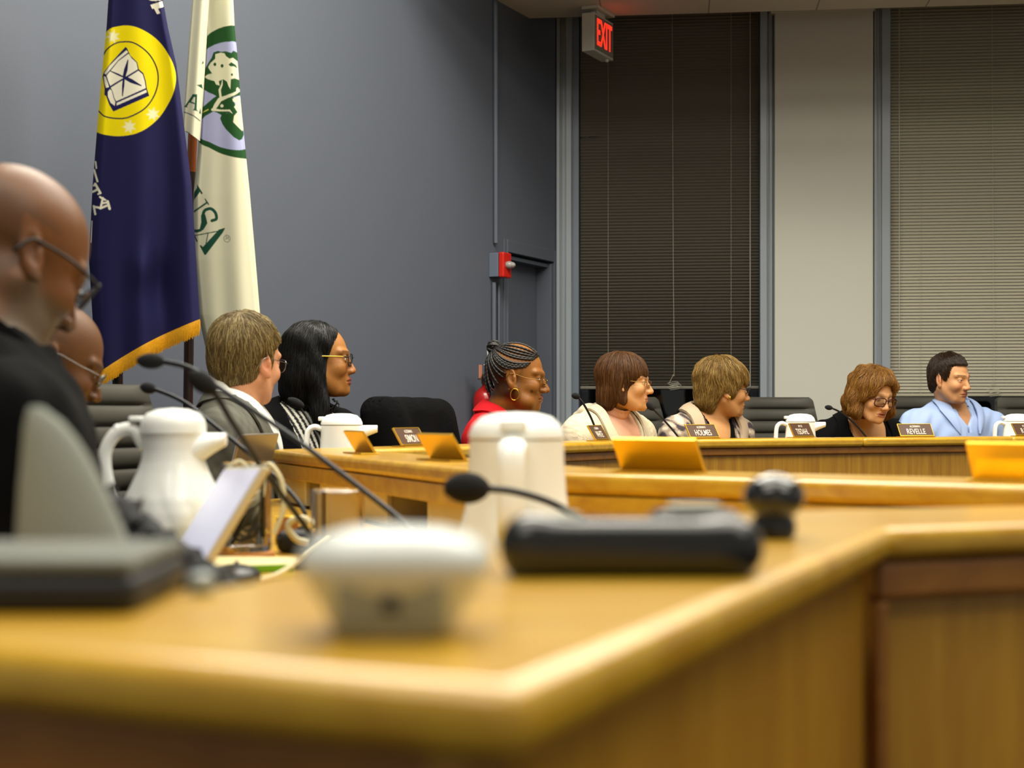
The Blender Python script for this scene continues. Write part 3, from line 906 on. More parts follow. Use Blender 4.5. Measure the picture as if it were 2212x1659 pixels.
# ---- chairs --------------------------------------------------------------------
def make_chair(label):
    """ribbed office chair facing +x, back at -x"""
    t = thing('office_chair', label, 'chair', (0, 0, 0), 0, 'office chairs')
    b = MB(); R = []
    n = 73
    for i in range(n):
        u = i / (n - 1); z = .50 + .56 * u
        w = .232 - .02 * u + .012 * math.sin(PI * u); x = -.235 - .07 * u + .03 * math.sin(PI * u)
        rib = .016 * abs(math.sin(PI * u * 9)) ** .45
        ed = 1 - .10 * max(0, (u - .96) / .04) ** 2
        ys = np.linspace(-1, 1, 15)
        f = [(x + .010 + rib * (1 - abs(y) ** 6) + .03 * y * y, y * w * ed, z) for y in ys]
        k = [(x - .025 - rib * .6 * (1 - abs(y) ** 6) + .03 * y * y, y * w * ed, z) for y in ys[::-1]]
        R.append(np.array(f + k))
    b.rings(R); b.build('backrest', M_leather, t, local=True, autos=1.2)
    b = MB(); R = []
    for i in range(37):
        u = i / 36; x = -.24 + .50 * u; rib = .012 * abs(math.sin(PI * u * 8)) ** .5; w = .245
        ys = np.linspace(-1, 1, 11)
        R.append(np.array([(x, y * w, .415 + rib) for y in ys] + [(x, y * w, .36) for y in ys[::-1]]))
    b.rings(R); b.build('seat', M_leather, t, local=True, autos=1.2)
    for s in (-1, 1):
        b = MB(); b.tube(bez([(-.22, s * .262, .55), (-.2, s * .275, .66), (.05, s * .285, .67), (.12, s * .285, .62), (.05, s * .27, .39)], 30), .014, 8, flat=1.6); b.build('armrest', M_chairframe, t, local=True)
    b = MB(); b.tube([(-.22, .0, .38), (-.305, 0, .75)], .02, 8); b.tube([(0, 0, .12), (0, 0, .37)], .028, 14); b.build('column', M_chairframe, t, local=True)
    b = MB()
    for j in range(5):
        a = j * 2 * PI / 5; b.tube([(0, 0, .115), (.27 * math.cos(a), .27 * math.sin(a), .075)], [.026, .018], 8)
    b.build('star_base', M_chairframe, t, local=True)
    for j in range(5):
        a = j * 2 * PI / 5; b = MB(); c = (.27 * math.cos(a), .27 * math.sin(a), .031)
        b.ball(c, (.03, .03, .03), 12, 8); b.tube([c, (c[0], c[1], .075)], .008, 6); b.build('caster', M_chairframe, t, local=True)
    return t
ch0 = make_chair('dark ribbed office chair at left behind the tall carafe, against the blue wall')
def put_chair(px, d, yaw, label, first=[True]):
    o = ch0 if first[0] else copy_tree(ch0); first[0] = False
    p = P(px, Y0, d); o.location = (p[0] + .29 * math.cos(yaw), p[1] + .29 * math.sin(yaw), 0); o.rotation_euler = (0, 0, yaw); o['label'] = label
    return o
put_chair(216, 4.34, -.30, 'dark ribbed office chair at left behind the tall carafe, against the blue wall')
chJ = put_chair(886, 5.27, -.38, 'office chair almost covered by the black jacket hung over its back')
put_chair(1672, 7.75, -1.25, 'empty dark ribbed office chair against the off-white pier')
put_chair(1352, 7.6, -.85, 'dark office chair whose back shows between the cream and patterned cardigans')
put_chair(1974, 7.68, -1.25, 'dark office chair between the auburn hair and the light blue shirt')
put_chair(2232, 7.85, -1.45, 'dark office chair behind the blue shirt at the right edge')

chJ.scale = (1, 1, .94)
# black jacket over the chair back
M_jkt = mat('black_wool_jacket', '#0b0b0c', rough=1.0, bump=.3, bscale=220, spec=.08)
jo = np.array(chJ.location); jr = rotm(-.38)
def jk(p):
    t = ((p - jo.astype(f32)) @ jr.astype(f32)).astype(f32)
    x, y, z = t[..., 0], t[..., 1], t[..., 2]
    q = t.copy(); q[..., 0] = x + f32(.27) + (z - f32(.75)) * f32(.11)
    w = f32(.262) + (f32(.98) - z) * f32(.12)
    d = np.sqrt(np.maximum(np.abs(q[..., 0]) - .02, 0) ** 2 + np.maximum(np.abs(y) - (w - .05), 0) ** 2 + np.maximum(np.abs(z - .74) - .235, 0) ** 2) - f32(.055)
    fold = .005 * np.sin(14 * y + 22 * z) * np.clip((1.0 - z) * 4, 0, 1) + .002 * np.sin(40 * y - 30 * z)
    d = d + fold.astype(f32)
    d = smin(d, cap(t, (-.27, .20, .93), (-.20, .27, .60), .055, .05), .04)
    d = smin(d, cap(t, (-.27, -.20, .93), (-.20, -.27, .60), .055, .05), .04)
    return np.maximum(d, -(d + f32(.012))) * f32(.8)
V, Fq = sdf_mesh(jk, jo + (-.55, -.45, .56), jo + (.35, .45, 1.10), .008)
tag(mesh('jacket', V, Fq, M_jkt), 'black jacket draped over the chair back left of the red blazer', 'jacket')
M_coat = mat('dark_navy_coat', '#0c0d13', rough=.95, bump=.4, bscale=200)

# ---- laptops ---------------------------------------------------------------------
M_screen = mat('lit_laptop_display', '#c9cbe0', rough=.25, emit='#c4c6e6', estr=.22)
M_alu = mat('silver_laptop_shell', '#8f887c', rough=.35, metal=.6)
M_bezel = mat('pale_laptop_bezel', '#cfc8ac', rough=.4)
M_keys = mat('dark_keys', '#1a1b20', rough=.6)
def laptop(label, BL, BR, TL, TR, base_dir, depth, screen_out, thick=.008):
    """lid corners in world space; base slab leaves the hinge along base_dir"""
    BL, BR, TL, TR = map(np.asarray, (BL, BR, TL, TR))
    c = (BL + BR) / 2
    t = thing('laptop', label, 'laptop', (c[0], c[1], ZD), group='open laptops')
    w = BR - BL; h = ((TL - BL) + (TR - BR)) / 2; n = np.cross(w, h); n /= np.linalg.norm(n)
    if np.dot(n, screen_out) < 0: n = -n
    b = MB(); b.obox(BL, w, h, -n * thick); b.build('lid', M_bezel if thick > .009 else M_alu, t, smooth=False, bevel=.003)
    b = MB(); b.obox(BL + w * .02 + h * .04, w * .96, h * .92, n * .0015); b.build('screen', M_screen, t, smooth=False)
    o = BL.copy(); o[2] = ZD + .001; w2 = w.copy(); w2[2] = 0
    bd = np.asarray(base_dir, float); bd /= np.linalg.norm(bd)
    b = MB(); b.obox(o, w2, bd * depth, UP * .012); b.build('keyboard_deck', M_alu, t, smooth=False, bevel=.003)
    b = MB(); b.obox(o + w2 * .08 + bd * depth * .12 + UP * .012, w2 * .84, bd * depth * .42, UP * .0015); b.build('keys', M_keys, t, smooth=False)
    return t
def zfix(p, z): q = p.copy(); q[2] = z; return q
bl, br = P(366, 1209, 2.19), P(428, 1236, 1.90)
laptop('laptop leaning open with a pale lit screen in front of the tall carafe', bl, br, P(497, 1003, 2.19), P(560, 1010, 1.90), (-.95, -.31, 0), .11, (-1, -.4, .5), .011)
laptop('laptop with its grey back towards us, open before the tweed jacket', zfix(P(478, 1070, 3.60), ZD + .013), zfix(P(562, 1070, 3.84), ZD + .013), P(513, 937, 3.56), P(600, 934, 3.80), (-.90, .42, 0), .20, (-1, .3, 0))

# ---- glass jar of cables, tumbler, papers ----------------------------------------
def jar(label, c, r, h, cat, group=None):
    t = thing('glass_jar' if cat == 'jar' else 'drinking_glass', label, cat, c)
    b = MB(); b.lathe([(.004, .0), (r * .96, .0), (r, .004), (r, h), (r - .0025, h), (r - .0025, .008), (.004, .008)], n=40, cap=False); b.build('glass_wall', M_clear, t, local=True)
    b = MB(); th = np.linspace(0, 2 * PI, 40, endpoint=False); b.tube(np.stack([(r - .001) * np.cos(th), (r - .001) * np.sin(th), h + 0 * th], 1), .0018, 6, closed=True); b.build('rim', M_clear, t, local=True)
    return t
M_cork = mat('orange_wood_coaster', '#b0701e', rough=.6)
cj = onz(531, 2.37, ZD)
co_ = MB(); co_.lathe([(.042, 0), (.046, .003), (.046, .009), (.042, .012)], cj, 36); tag(co_.build('coaster', M_cork), 'round orange-brown coaster under the glass jar of cables', 'coaster')
jar('clear glass jar holding a bundle of cream cables', cj + UP * .0125, .040, .138, 'jar')
b = MB()
for i in range(9):
    th = np.linspace(0, 2 * PI, 26, endpoint=False); a, e = rng.uniform(.018, .030), rng.uniform(.02, .038)
    ph = rng.uniform(0, 6); cz = .060 + rng.uniform(-.015, .02)
    X = a * np.cos(th + ph); Z = cz + e * np.sin(th) ; Yv = .012 * np.sin(2 * th + ph) + rng.uniform(-.008, .008)
    b.tube(np.stack([cj[0] + X * .95, cj[1] + Yv, cj[2] + .006 + Z], 1), .0028, 7, closed=True)
b.tube(bez([cj + (.028, -.0, .035), cj + (.03, -.02, .10), cj + (.036, -.01, .150), cj + (.058, -.01, .125), cj + (.062, -.012, .08), cj + (.048, -.014, .040)], 30) , .0042, 8)
b.tube(bez([cj + (-.03, -.02, .03), cj + (-.035, -.03, .11), cj + (-.01, -.02, .155), cj + (.02, -.015, .13)], 24), .0036, 8)
tag(b.build('cable_bundle', M_wcable), 'bundle of cream cables coiled in the glass jar', 'cables')
ct = onz(729, 2.34, ZD + .001)
jar('clear drinking glass left of the cubby, on the lower desk', ct, .042, .108, 'glass')
b = MB(); V_ = [P(432, 1243, 2.13), P(632, 1236, 2.17), P(668, 1214, 2.28), P(460, 1212, 2.30)]
b.prism([(v[0], v[1]) for v in V_], ZD + .001, ZD + .010)
fo = thing('folder', 'cream folder with a bright green edge lying near the glass jar', 'folder', (V_[0][0], V_[0][1], ZD))
b.build('papers', mat('cream_paper', '#d6c894', rough=.7), fo, smooth=False)
b = MB(); a_, c_ = V_[0], V_[1]; dd = (c_ - a_); dd[2] = 0; nn_ = np.array([dd[1], -dd[0], 0]); nn_ /= np.linalg.norm(nn_)
b.obox(np.array([a_[0], a_[1], ZD + .001]) + nn_ * .0005, dd, nn_ * .004, UP * .010); b.build('green_edge', mat('green_binding', '#6fae1e', rough=.5), fo, smooth=False)
mo = thing('computer_mouse', 'black computer mouse beside the green-edged folder', 'mouse', onz(505, 1.98, ZD + .001))
b = MB(); b.ball((0, 0, .012), (.036, .05, .017), 24, 14); b.build('shell', mat('black_plastic', '#121318', rough=.35), mo, local=True)
b = MB(); b.ball((0, .02, .028), (.003, .008, .004), 10, 6); b.build('scroll_wheel', M_neck, mo, local=True)
b = MB(); b.tube(bez([P(708, 1158, 2.25), P(664, 1190, 2.12), P(640, 1214, 2.10), P(600, 1240, 2.06), P(560, 1252, 2.02)], 40), .0034, 8)
for v in range(len(b.v)): b.v[v] = (b.v[v][0], b.v[v][1], max(b.v[v][2], ZD + .0005))
tag(b.build('white_cable', M_wcable), 'loose cream cable trailing from the drinking glass to the folder', 'cable')
b = MB(); b.tube(bez([P(665, 1172, 2.40), P(640, 1165, 2.40), P(622, 1140, 2.40), P(632, 1124, 2.40), P(655, 1120, 2.40), P(668, 1130, 2.40)], 30), .0055, 8)
tag(b.build('white_cable', M_wcable), 'thick cream cable loop between the jar and the drinking glass', 'cable')
pw = onz(772, 2.52, ZD + .001)
b = MB(); b.box((pw[0] - .048, pw[1] - .03, ZD + .001), (pw[0] + .048, pw[1] + .03, ZD + .03)); tag(b.build('tissue_pack', mat('white_tissue', '#dcd8c8', rough=.8), smooth=False, bevel=.006), 'low white tissue pack behind the drinking glass', 'tissues')
pf = onz(618, 2.62, ZD + .001)
t = thing('picture_frame', 'small amber plaque with gold rim beside the cream cable loop', 'plaque', pf)
b = MB(); b.obox(pf - (.018, 0, 0), (.036, .01, 0), (-.0, .008, .046), (.002, -.004, 0)); b.build('amber_panel', mat('amber_panel', '#8a5410', rough=.3), t, smooth=False)
b = MB(); e0_ = pf - (.019, .002, 0); b.tube([e0_, e0_ + (-.0, .008, .047), e0_ + (.037, .018, .047)], .0016, 6); b.build('gold_rim', M_brass, t)
bc = thing('case', 'black rounded case on the lower desk between the glass jar and the drinking glass', 'case', onz(648, 2.47, ZD + .001))
b = MB(); b.box((-.036, -.028, 0), (.036, .028, .036)); b.build('shell', mat('black_case_leather', '#101114', rough=.6), bc, local=True, bevel=.012, seg=4)
b = MB(); b.box((-.0365, -.0285, .023), (.0365, .0285, .025)); b.build('seam', M_neck, bc, local=True, smooth=False, bevel=.0008)
# in the cubbies of the left run
def onA(px, w): return seg_at(userBA[1], userBA[2], -nA, w, px)[0]
q = onA(868, .09)
t = thing('paper_cup', 'crumpled cream paper cup lying in the open cubby', 'cup', (q[0], q[1], ZD + .003))
b = MB(); b.tube([(-.034, 0, .032), (.0, 0, .034), (.036, .01, .036)], [.021, .026, .031], 18); b.build('cup_wall', mat('cream_paper_cup', '#d8ca9c', rough=.7), t, local=True, autos=.8)
q = onA(655, .06)
b = MB(); o_ = np.array([q[0], q[1], ZD + .003]); b.obox(o_, np.array([*(dA_ * .012), 0]), np.array([*(-nA * .1), 0]), UP * .052)
tag(b.build('booklet', mat('teal_paper', '#8fb8a4', rough=.7), smooth=False), 'thin pale teal booklet standing in the end cubby', 'booklet')

# ---- blurred things on the near counter -------------------------------------------
M_blk = mat('black_satin_plastic', '#0f1013', rough=.28, coat=.3)
M_greypad_glint = mat('grey_rubber_and_highlight', '#8f9284', rough=.5)
wb = thing('charger_box', 'white rounded plastic box on the near counter, heavily blurred', 'box', onz(856, .64, ZL))
b = MB(); R = []
for z, wx_, wy_ in ((0.0, .024, .021), (.0015, .0265, .0235), (.012, .031, .028), (.024, .0385, .033), (.030, .0412, .036), (.036, .040, .035), (.041, .034, .030), (.0445, .022, .020), (.0455, .008, .008)):
    th = np.linspace(0, 2 * PI, 40, endpoint=False); c_, s_ = np.cos(th), np.sin(th)
    R.append(np.stack([wx_ * np.sign(c_) * np.abs(c_) ** .6, wy_ * np.sign(s_) * np.abs(s_) ** .6, z + 0 * th], 1))
b.rings(R); b.build('shell', mat('white_satin_plastic', '#c6cac6', rough=.35), wb, local=True)
b = MB(); b.obox((-.023, -.0255, .004), (.046, 0, 0), (0, -.0075, .021), (0, .006, .0)); b.build('front_face', mat('blue_grey_plastic', '#8d979c', rough=.4), wb, smooth=False, local=True, bevel=.002)
b = MB(); b.ball((0, -.0325, .016), (.004, .0015, .004), 12, 6); b.build('socket', M_keys, wb, local=True)

hb = thing('handset', 'long black rounded handset lying on the near counter, beside the white box', 'handset', onz(1362, .868, ZL))
def hs(p):
    q = np.abs(p - f32((0, 0, .0165)))
    d = np.sqrt((np.maximum(q - f32((.060, .012, .0040)), 0) ** 2).sum(-1)) - f32(.0125)
    d = smin(d, sph(p, (-.058, -.006, .017), .017), .012)
    return smin(d, ell(p, (.056, 0, .0165), (.021, .022, .0165)), .01)
V, Fq = sdf_mesh(hs, (-.09, -.05, -.006), (.095, .05, .05), .0025); mesh('body', V, Fq, M_blk, hb, local=True)
b = MB(); b.box((-.062, -.012, .0325), (-.030, .012, .0355)); b.build('grey_pad', M_greypad_glint, hb, smooth=False, local=True, bevel=.001)
kb = thing('ball_stand', 'shiny black ball on a small foot, standing on the near counter', 'ball stand', onz(1672, 1.125, ZL))
b = MB(); b.lathe([(.012, 0), (.016, .002), (.017, .01), (.014, .018)], n=28); b.build('foot', M_blk, kb, local=True)
b = MB(); b.ball((0, 0, .031), (.0235, .0235, .0185), 28, 18); b.build('ball', mat('glossy_black', '#1a1b1d', rough=.12, coat=.6), kb, local=True)
sb = thing('black_case', 'small black case topped by a painted highlight between the handset and the shiny ball', 'case', onz(1500, 1.03, ZL))
b = MB(); b.box((-.030, -.022, 0), (.030, .022, .028)); b.build('shell', M_blk, sb, smooth=True, local=True, bevel=.006, seg=3)
b = MB(); b.box((-.018, -.014, .028), (.018, .014, .032)); b.build('top_highlight', M_greypad_glint, sb, smooth=False, local=True, bevel=.002)  # grey slab paints in the highlight on the black top
db = thing('black_box', 'dark flat box with a grey lid in the bottom left foreground', 'box', onz(95, .755, ZL))
b = MB(); b.box((-.10, -.062, 0), (.062, .055, .019)); b.build('body', mat('black_case_plastic', '#0d0e11', rough=.5), db, smooth=True, local=True, bevel=.007, seg=3)
b = MB(); b.box((-.099, -.060, .0195), (.060, .053, .026)); b.build('lid', mat('dark_grey_lid', '#55584e', rough=.55), db, smooth=True, local=True, bevel=.003)
gs = onz(150, .93, ZL)
def gy(p):
    t = (p - gs.astype(f32)).astype(f32)
    z = t[..., 2]; u = np.clip(z / .096, 0, 1)
    w = .027 * (1 - u) ** .62 + .005; cx = -.0255 + w * .92
    d = np.sqrt((t[..., 0] - cx) ** 2 * (.030 / w) ** 2 * .7 + (t[..., 1] * 1.6) ** 2 * (.030 / w) ** 2) - .030
    d = d * (w / .030) * .6
    return np.maximum(np.maximum(d, z - f32(.099)), -z).astype(f32)
V, Fq = sdf_mesh(gy, gs + (-.07, -.05, -.004), gs + (.07, .05, .104), .003)
tag(mesh('cloth_pouch', V, Fq, mat('pale_grey_cloth', '#8c9188', rough=.9, bump=.3, bscale=300)), 'pale grey tapering cloth pouch standing behind the dark box at left', 'pouch')
b = MB(); cc_ = onz(436, .775, ZL); b.lathe([(.003, 0), (.0065, .001), (.0072, .006), (.0065, .010), (.003, .0115)], cc_, 20)
tag(b.build('bottle_cap', mat('pale_grey_cap', '#8f9a9c', rough=.3)), 'tiny pale grey cap at the edge of the near counter', 'cap')
def bag(p):
    a = P(225, 1085, 1.42); c = P(415, 1262, 1.32)
    d = cap(p, a - (0, 0, .02), c - (0, 0, .03), .036, .030)
    d = smin(d, ell(p, (a[0] * .6 + c[0] * .4 - .02, 1.37, ZD + .045), (.13, .075, .06)), .05)
    n = .006 * np.sin(p[..., 0] * 150 + 40 * p[..., 2]) * np.sin(p[..., 2] * 170 + 60 * p[..., 1]) + .004 * np.sin(p[..., 0] * 310 - p[..., 2] * 260)
    return np.maximum(d + n.astype(f32), f32(ZD + .001) - p[..., 2])
V, Fq = sdf_mesh(bag, (-.60, 1.22, ZD - .01), (-.22, 1.54, .97), .0055)
tag(mesh('fabric_bag', V, Fq, mat('black_mesh_fabric', '#17181b', rough=.9, noise=.6, nscale=120, bump=.6, bscale=200)), 'crumpled black fabric bag slumped beside the leaning laptop', 'bag')
# =================================================================== people
A3 = lambda *v: np.array(v, float)

def head_sdf(p, k):
    """head in its own axes (x forward, y left, z up), origin between the ears at eye height"""
    q = p.copy(); q[..., 1] = np.abs(q[..., 1])
    fw, jw, nl, ch = k.get('fw', 1.0), k.get('jaw', 1.0), k.get('nose', 0.0), k.get('chin', 0.0)
    d = ell(p, (-.014, 0, .034), (.098, .076, .083))
    d = smin(d, ell(p, (.026, 0, -.028), (.064, .059 * fw, .088)), .03)
    d = smin(d, cap(q, (-.004, .053 * fw, -.048), (.053 + ch, .025 * jw, -.096), .021, .018), .03)
    d = smin(d, sph(p, (.0765 + ch, 0, -.098), .0185), .022)
    d = smin(d, ell(q, (.058, .04 * fw, -.03), (.027, .022, .024)), .02)
    d = smin(d, cap(q, (.086, .009, .019), (.067, .05, .022), .0095, .008), .014)
    d = smin(d, ell(p, (.0715, 0, -.066), (.0225, .032, .027)), .016)
    if k.get('jowl'):
        j = k['jowl']
        d = smin(d, ell(q, (.045, .042, -.082), (.03, .02 + .01 * j, .026)), .02)
        d = smin(d, ell(p, (.03, 0, -.118), (.04, .04, .022 + .01 * j)), .03)
    d = smax(d, -ell(q, (.1, .033, .002), (.017, .019, .0115)), .012)
    d = smin(d, cap(p, (.0835, 0, .010), (.1075 + nl, 0, -.035), .0078, .0108), .012)
    wd = k.get('wing', 1.0)
    d = smin(d, ell(q, (.0965 + nl * .5, .0115 * wd, -.039), (.012, .0085 * wd, .0085)), .007)
    d = smax(d, -sph(q, (.1025 + nl * .6, .007 * wd, -.0475), .0036), .003)
    lp = k.get('lip', 1.0)
    d = smin(d, ell(p, (.0905, 0, -.0628), (.0078 * lp, .0225, .0056 * lp)), .005)
    d = smin(d, ell(p, (.0895, 0, -.0738), (.0080 * lp, .0195, .0066 * lp)), .005)
    d = smax(d, -cap(q, (.1015, 0, -.0684), (.083, .0265, -.0702), .0017, .0013), .0022)
    if k.get('open'):
        d = smax(d, -ell(p, (.099, 0, -.069), (.016, .014, k['open'])), .003)
    # nose-to-mouth crease
    d = smax(d, -cap(q, (.0965, .0215 * wd, -.042), (.085, .034, -.072), .0016, .001), .006)
    # eye with its lids
    e = sph(q, (.0725, .033, .0005), .0150)
    o = k.get('lid', 0.0042)
    if o > 0:
        e = smax(e, -ell(q, (.0885, .034, .0), (.013, .0125, o)), .0015)
    d = smin(d, e, .005)
    # ear
    es = k.get('ear', 1.0)
    c, s = math.cos(.42), math.sin(.42)
    t = (q - f32((-.012, .0755, -.006)))
    er = np.stack([t[..., 0] * c + t[..., 1] * s, -t[..., 0] * s + t[..., 1] * c, t[..., 2]], -1) / f32(es)
    ea = er.copy(); ea[..., 0] += er[..., 2] * f32(k.get('eart', .22))
    g = ell(ea, (0, .002, 0), (.0185, .0065, .032))
    g = smin(g, ell(ea, (.006, .001, -.027), (.009, .0055, .0095)), .006)
    g = smax(g, -ell(ea, (.003, .0085, .004), (.0115, .006, .021)), .003)
    g = smin(g, cap(ea, (.009, .003, -.004), (.012, .004, .004), .0035), .004)
    d = smin(d, g * f32(es), .006)
    return d


def head_cols(L, k):
    """skin colour by anatomy: lips, brows, flush, stubble"""
    x, y, z = L[:, 0], np.abs(L[:, 1]), L[:, 2]
    base = np.array(hexc(k['skin'])[:3]); C = np.tile(base, (len(L), 1))
    def mixc(w, col, amt):
        nonlocal C
        w = np.clip(w, 0, 1)[:, None] * amt
        C = C * (1 - w) + np.array(hexc(col)[:3]) * w
    def blob(c, r): return np.exp(-(((x - c[0]) / r[0]) ** 2 + ((y - c[1]) / r[1]) ** 2 + ((z - c[2]) / r[2]) ** 2))
    fl = k.get('flush', '#b0604a')
    fa = k.get('flushamt', .35)
    mixc(blob((.08, .042, -.035), (.03, .02, .02)), fl, fa)
    mixc(blob((.115, 0, -.036), (.016, .016, .016)), fl, fa)
    mixc(blob((-.012, .088, -.006), (.03, .016, .045)), fl, fa * .9)
    if k.get('beard'):
        w = np.clip((-.028 - z) / .02, 0, 1) * np.clip((x + .02) / .03, 0, 1) * (y < .09)
        w = np.maximum(w, np.clip((-.02 - z) / .02, 0, 1) * np.clip((x + .008) / .012, 0, 1) * np.clip((.04 - x) / .02, 0, 1))
        mixc(w, k['beard'][0], k['beard'][1])
    if k.get('scalp'):
        w = np.clip((-x + .03) / .03, 0, 1) * np.clip((.055 - z - x * .2) / .025, 0, 1) * np.clip((z + .09) / .02, 0, 1)
        ea = (np.abs(x + .012) < .03) & (np.abs(z + .006) < .04) & (y > .072)
        mixc(w * (~ea), k['scalp'][0], k['scalp'][1])
    ml = np.exp(-((z + .0628) / .0058) ** 2) + np.exp(-((z + .0742) / .0064) ** 2)
    mixc(np.clip(ml * 1.5, 0, 1) * np.clip((.0245 - y) / .004, 0, 1) * np.clip((x - .078) / .008, 0, 1), k.get('lipc', '#a05a50'), k.get('lipamt', .8))
    bz = .0235 + .10 * (.03 - np.abs(y - .034)) * .12
    mixc(np.exp(-((z - bz) / .0036) ** 2) * np.clip((y - .008) / .006, 0, 1) * np.clip((.06 - y) / .008, 0, 1) * (x > .05), k.get('brow', '#3a2c22'), k.get('browamt', .8))
    # lash line
    mixc(np.exp(-((np.sqrt((x - .0725) ** 2 + (y - .033) ** 2 + (z - .0005) ** 2) - .0145) / .0022) ** 2) * np.exp(-((z - k.get('lid', .0042) * 0.7) / .0022) ** 2) * (x > .07), '#2a1c18', .75)
    for (mx_, my_, mz_, mr) in k.get('moles', ()):
        w = np.exp(-(((L[:, 0] - mx_) ** 2 + (z - mz_) ** 2) / mr ** 2) ** 2) * (L[:, 1] * my_ > 0)
        mixc(w, '#2a1a16', .8)
    return C


def torso_sdf(p, w=1.0, fem=False, arms=None, thick=0.0, belly=1.0):
    q = p.copy(); q[..., 1] = np.abs(q[..., 1])
    d = ell(p, (.0, 0, -.23), (.118, .165 * w, .25))
    d = smin(d, ell(p, (-.012, 0, -.10), (.085, .155 * w, .085)), .05)
    d = smin(d, cap(q, (-.03, 0, -.012), (-.022, .14 * w, -.062), .055, .045), .04)
    d = smin(d, sph(q, (-.012, .182 * w, -.092), .062), .05)
    if fem:
        d = smin(d, ell(q, (.082, .075, -.24), (.06, .065, .07)), .05)
    d = smin(d, ell(p, (.008, 0, -.42), (.125 * belly, .15 * w, .16)), .08)
    d = smin(d, ell(p, (-.02, 0, -.515), (.13, .175 * w, .10)), .06)
    for sgn, (el, wr) in zip((1, -1), arms):
        sh = (-.012, sgn * .188 * w, -.10)
        a = smin(cap(p, sh, el, .054, .045), cap(p, el, wr, .044, .033), .02)
        d = smin(d, a, .03)
    return d - f32(thick)


def arm_only(p, w, arms):
    d = None
    for sgn, (el, wr) in zip((1, -1), arms):
        a = smin(cap(p, (-.012, sgn * .188 * w, -.10), el, .054, .045), cap(p, el, wr, .044, .034), .02)
        d = a if d is None else np.minimum(d, a)
    return d


_hand = None
def hand_mesh():
    """right hand, palm down, fingers along +x, thumb at +y"""
    global _hand
    if _hand is None:
        def fn(p):
            d = ell(p, (.045, 0, 0), (.05, .040, .014))
            d = smin(d, cap(p, (-.03, 0, .002), (.01, 0, 0), .026, .027), .02)
            for y0, ln, sp in ((.030, .072, .010), (.010, .080, .003), (-.011, .074, -.003), (-.030, .058, -.010)):
                a = (.08 - abs(y0) * .25, y0, .002); b = (.08 + ln * .45, y0 + sp * .6, .004)
                c = (.08 + ln * .78, y0 + sp, -.010); e = (.08 + ln * .95, y0 + sp, -.024)
                fg = np.minimum(np.minimum(cap(p, a, b, .0088, .0082), cap(p, b, c, .0082, .0075)), cap(p, c, e, .0075, .0068))
                d = smin(d, fg, .006)
            th = np.minimum(cap(p, (.008, .028, -.002), (.048, .056, -.008), .013, .010), cap(p, (.048, .056, -.008), (.078, .058, -.016), .0095, .008))
            return smin(d, th, .012)
        _hand = sdf_mesh(fn, (-.07, -.06, -.045), (.18, .085, .035), .0042)
    return _hand


def strands(fn, seeds, flow, nseg, step, lift, rad, jit=.12, taper=True, wave=0.0):
    """many fine locks that follow the surface fn = 0 along flow()"""
    p = seeds.astype(f32).copy(); N = len(p)
    def grad(p):
        e = 1.5e-3; g = np.zeros_like(p)
        for i in range(3):
            o = np.zeros(3, f32); o[i] = e
            g[:, i] = fn(p + o) - fn(p - o)
        return g / (np.linalg.norm(g, axis=1)[:, None] + 1e-9)
    bias = rng.normal(0, jit, (N, 3)).astype(f32)
    pts, nrm = [], []
    ph = rng.uniform(0, 6.28, N)
    lf = rng.uniform(.2, 1.0, N) * lift
    for i in range(nseg + 1):
        n = grad(p)
        arch = math.sin(PI * min(1, (i + .4) / nseg)) * .7 + .3
        pts.append(p + n * (lf * arch)[:, None]); nrm.append(n)
        v = flow(p) + bias
        t = v - n * (v * n).sum(1)[:, None]
        t /= np.linalg.norm(t, axis=1)[:, None] + 1e-9
        if wave:
            b = np.cross(n, t); t = t + b * (np.sin(ph + i * 1.1) * wave)[:, None]
        p = p + t * step
        p = p - grad(p) * fn(p)[:, None]
    pts = np.stack(pts, 1).astype(float); nrm = np.stack(nrm, 1).astype(float)
    T = np.gradient(pts, axis=1); T /= np.linalg.norm(T, axis=2)[..., None] + 1e-9
    B = np.cross(nrm, T)
    r = np.ones(nseg + 1) * rad
    if taper:
        r = rad * np.concatenate([np.linspace(.75, 1, nseg // 2 + 1), np.linspace(1, .25, nseg - nseg // 2)])
    r = r[None, :, None] * rng.uniform(.7, 1.25, N)[:, None, None]
    ring = [pts + B * r, pts + nrm * r * .8, pts - B * r]
    V = np.stack(ring, 2)                                    # N, seg+1, 3, 3
    M = nseg + 1
    b = (np.arange(N) * M * 3)[:, None, None]; s = (np.arange(nseg) * 3)[None, :, None]; j = np.arange(3)[None, None, :]
    j2 = (j + 1) % 3
    Q = np.stack([b + s + j, b + s + j2, b + s + 3 + j2, b + s + 3 + j], -1).reshape(-1, 4)
    return V.reshape(-1, 3), Q, N, M * 3


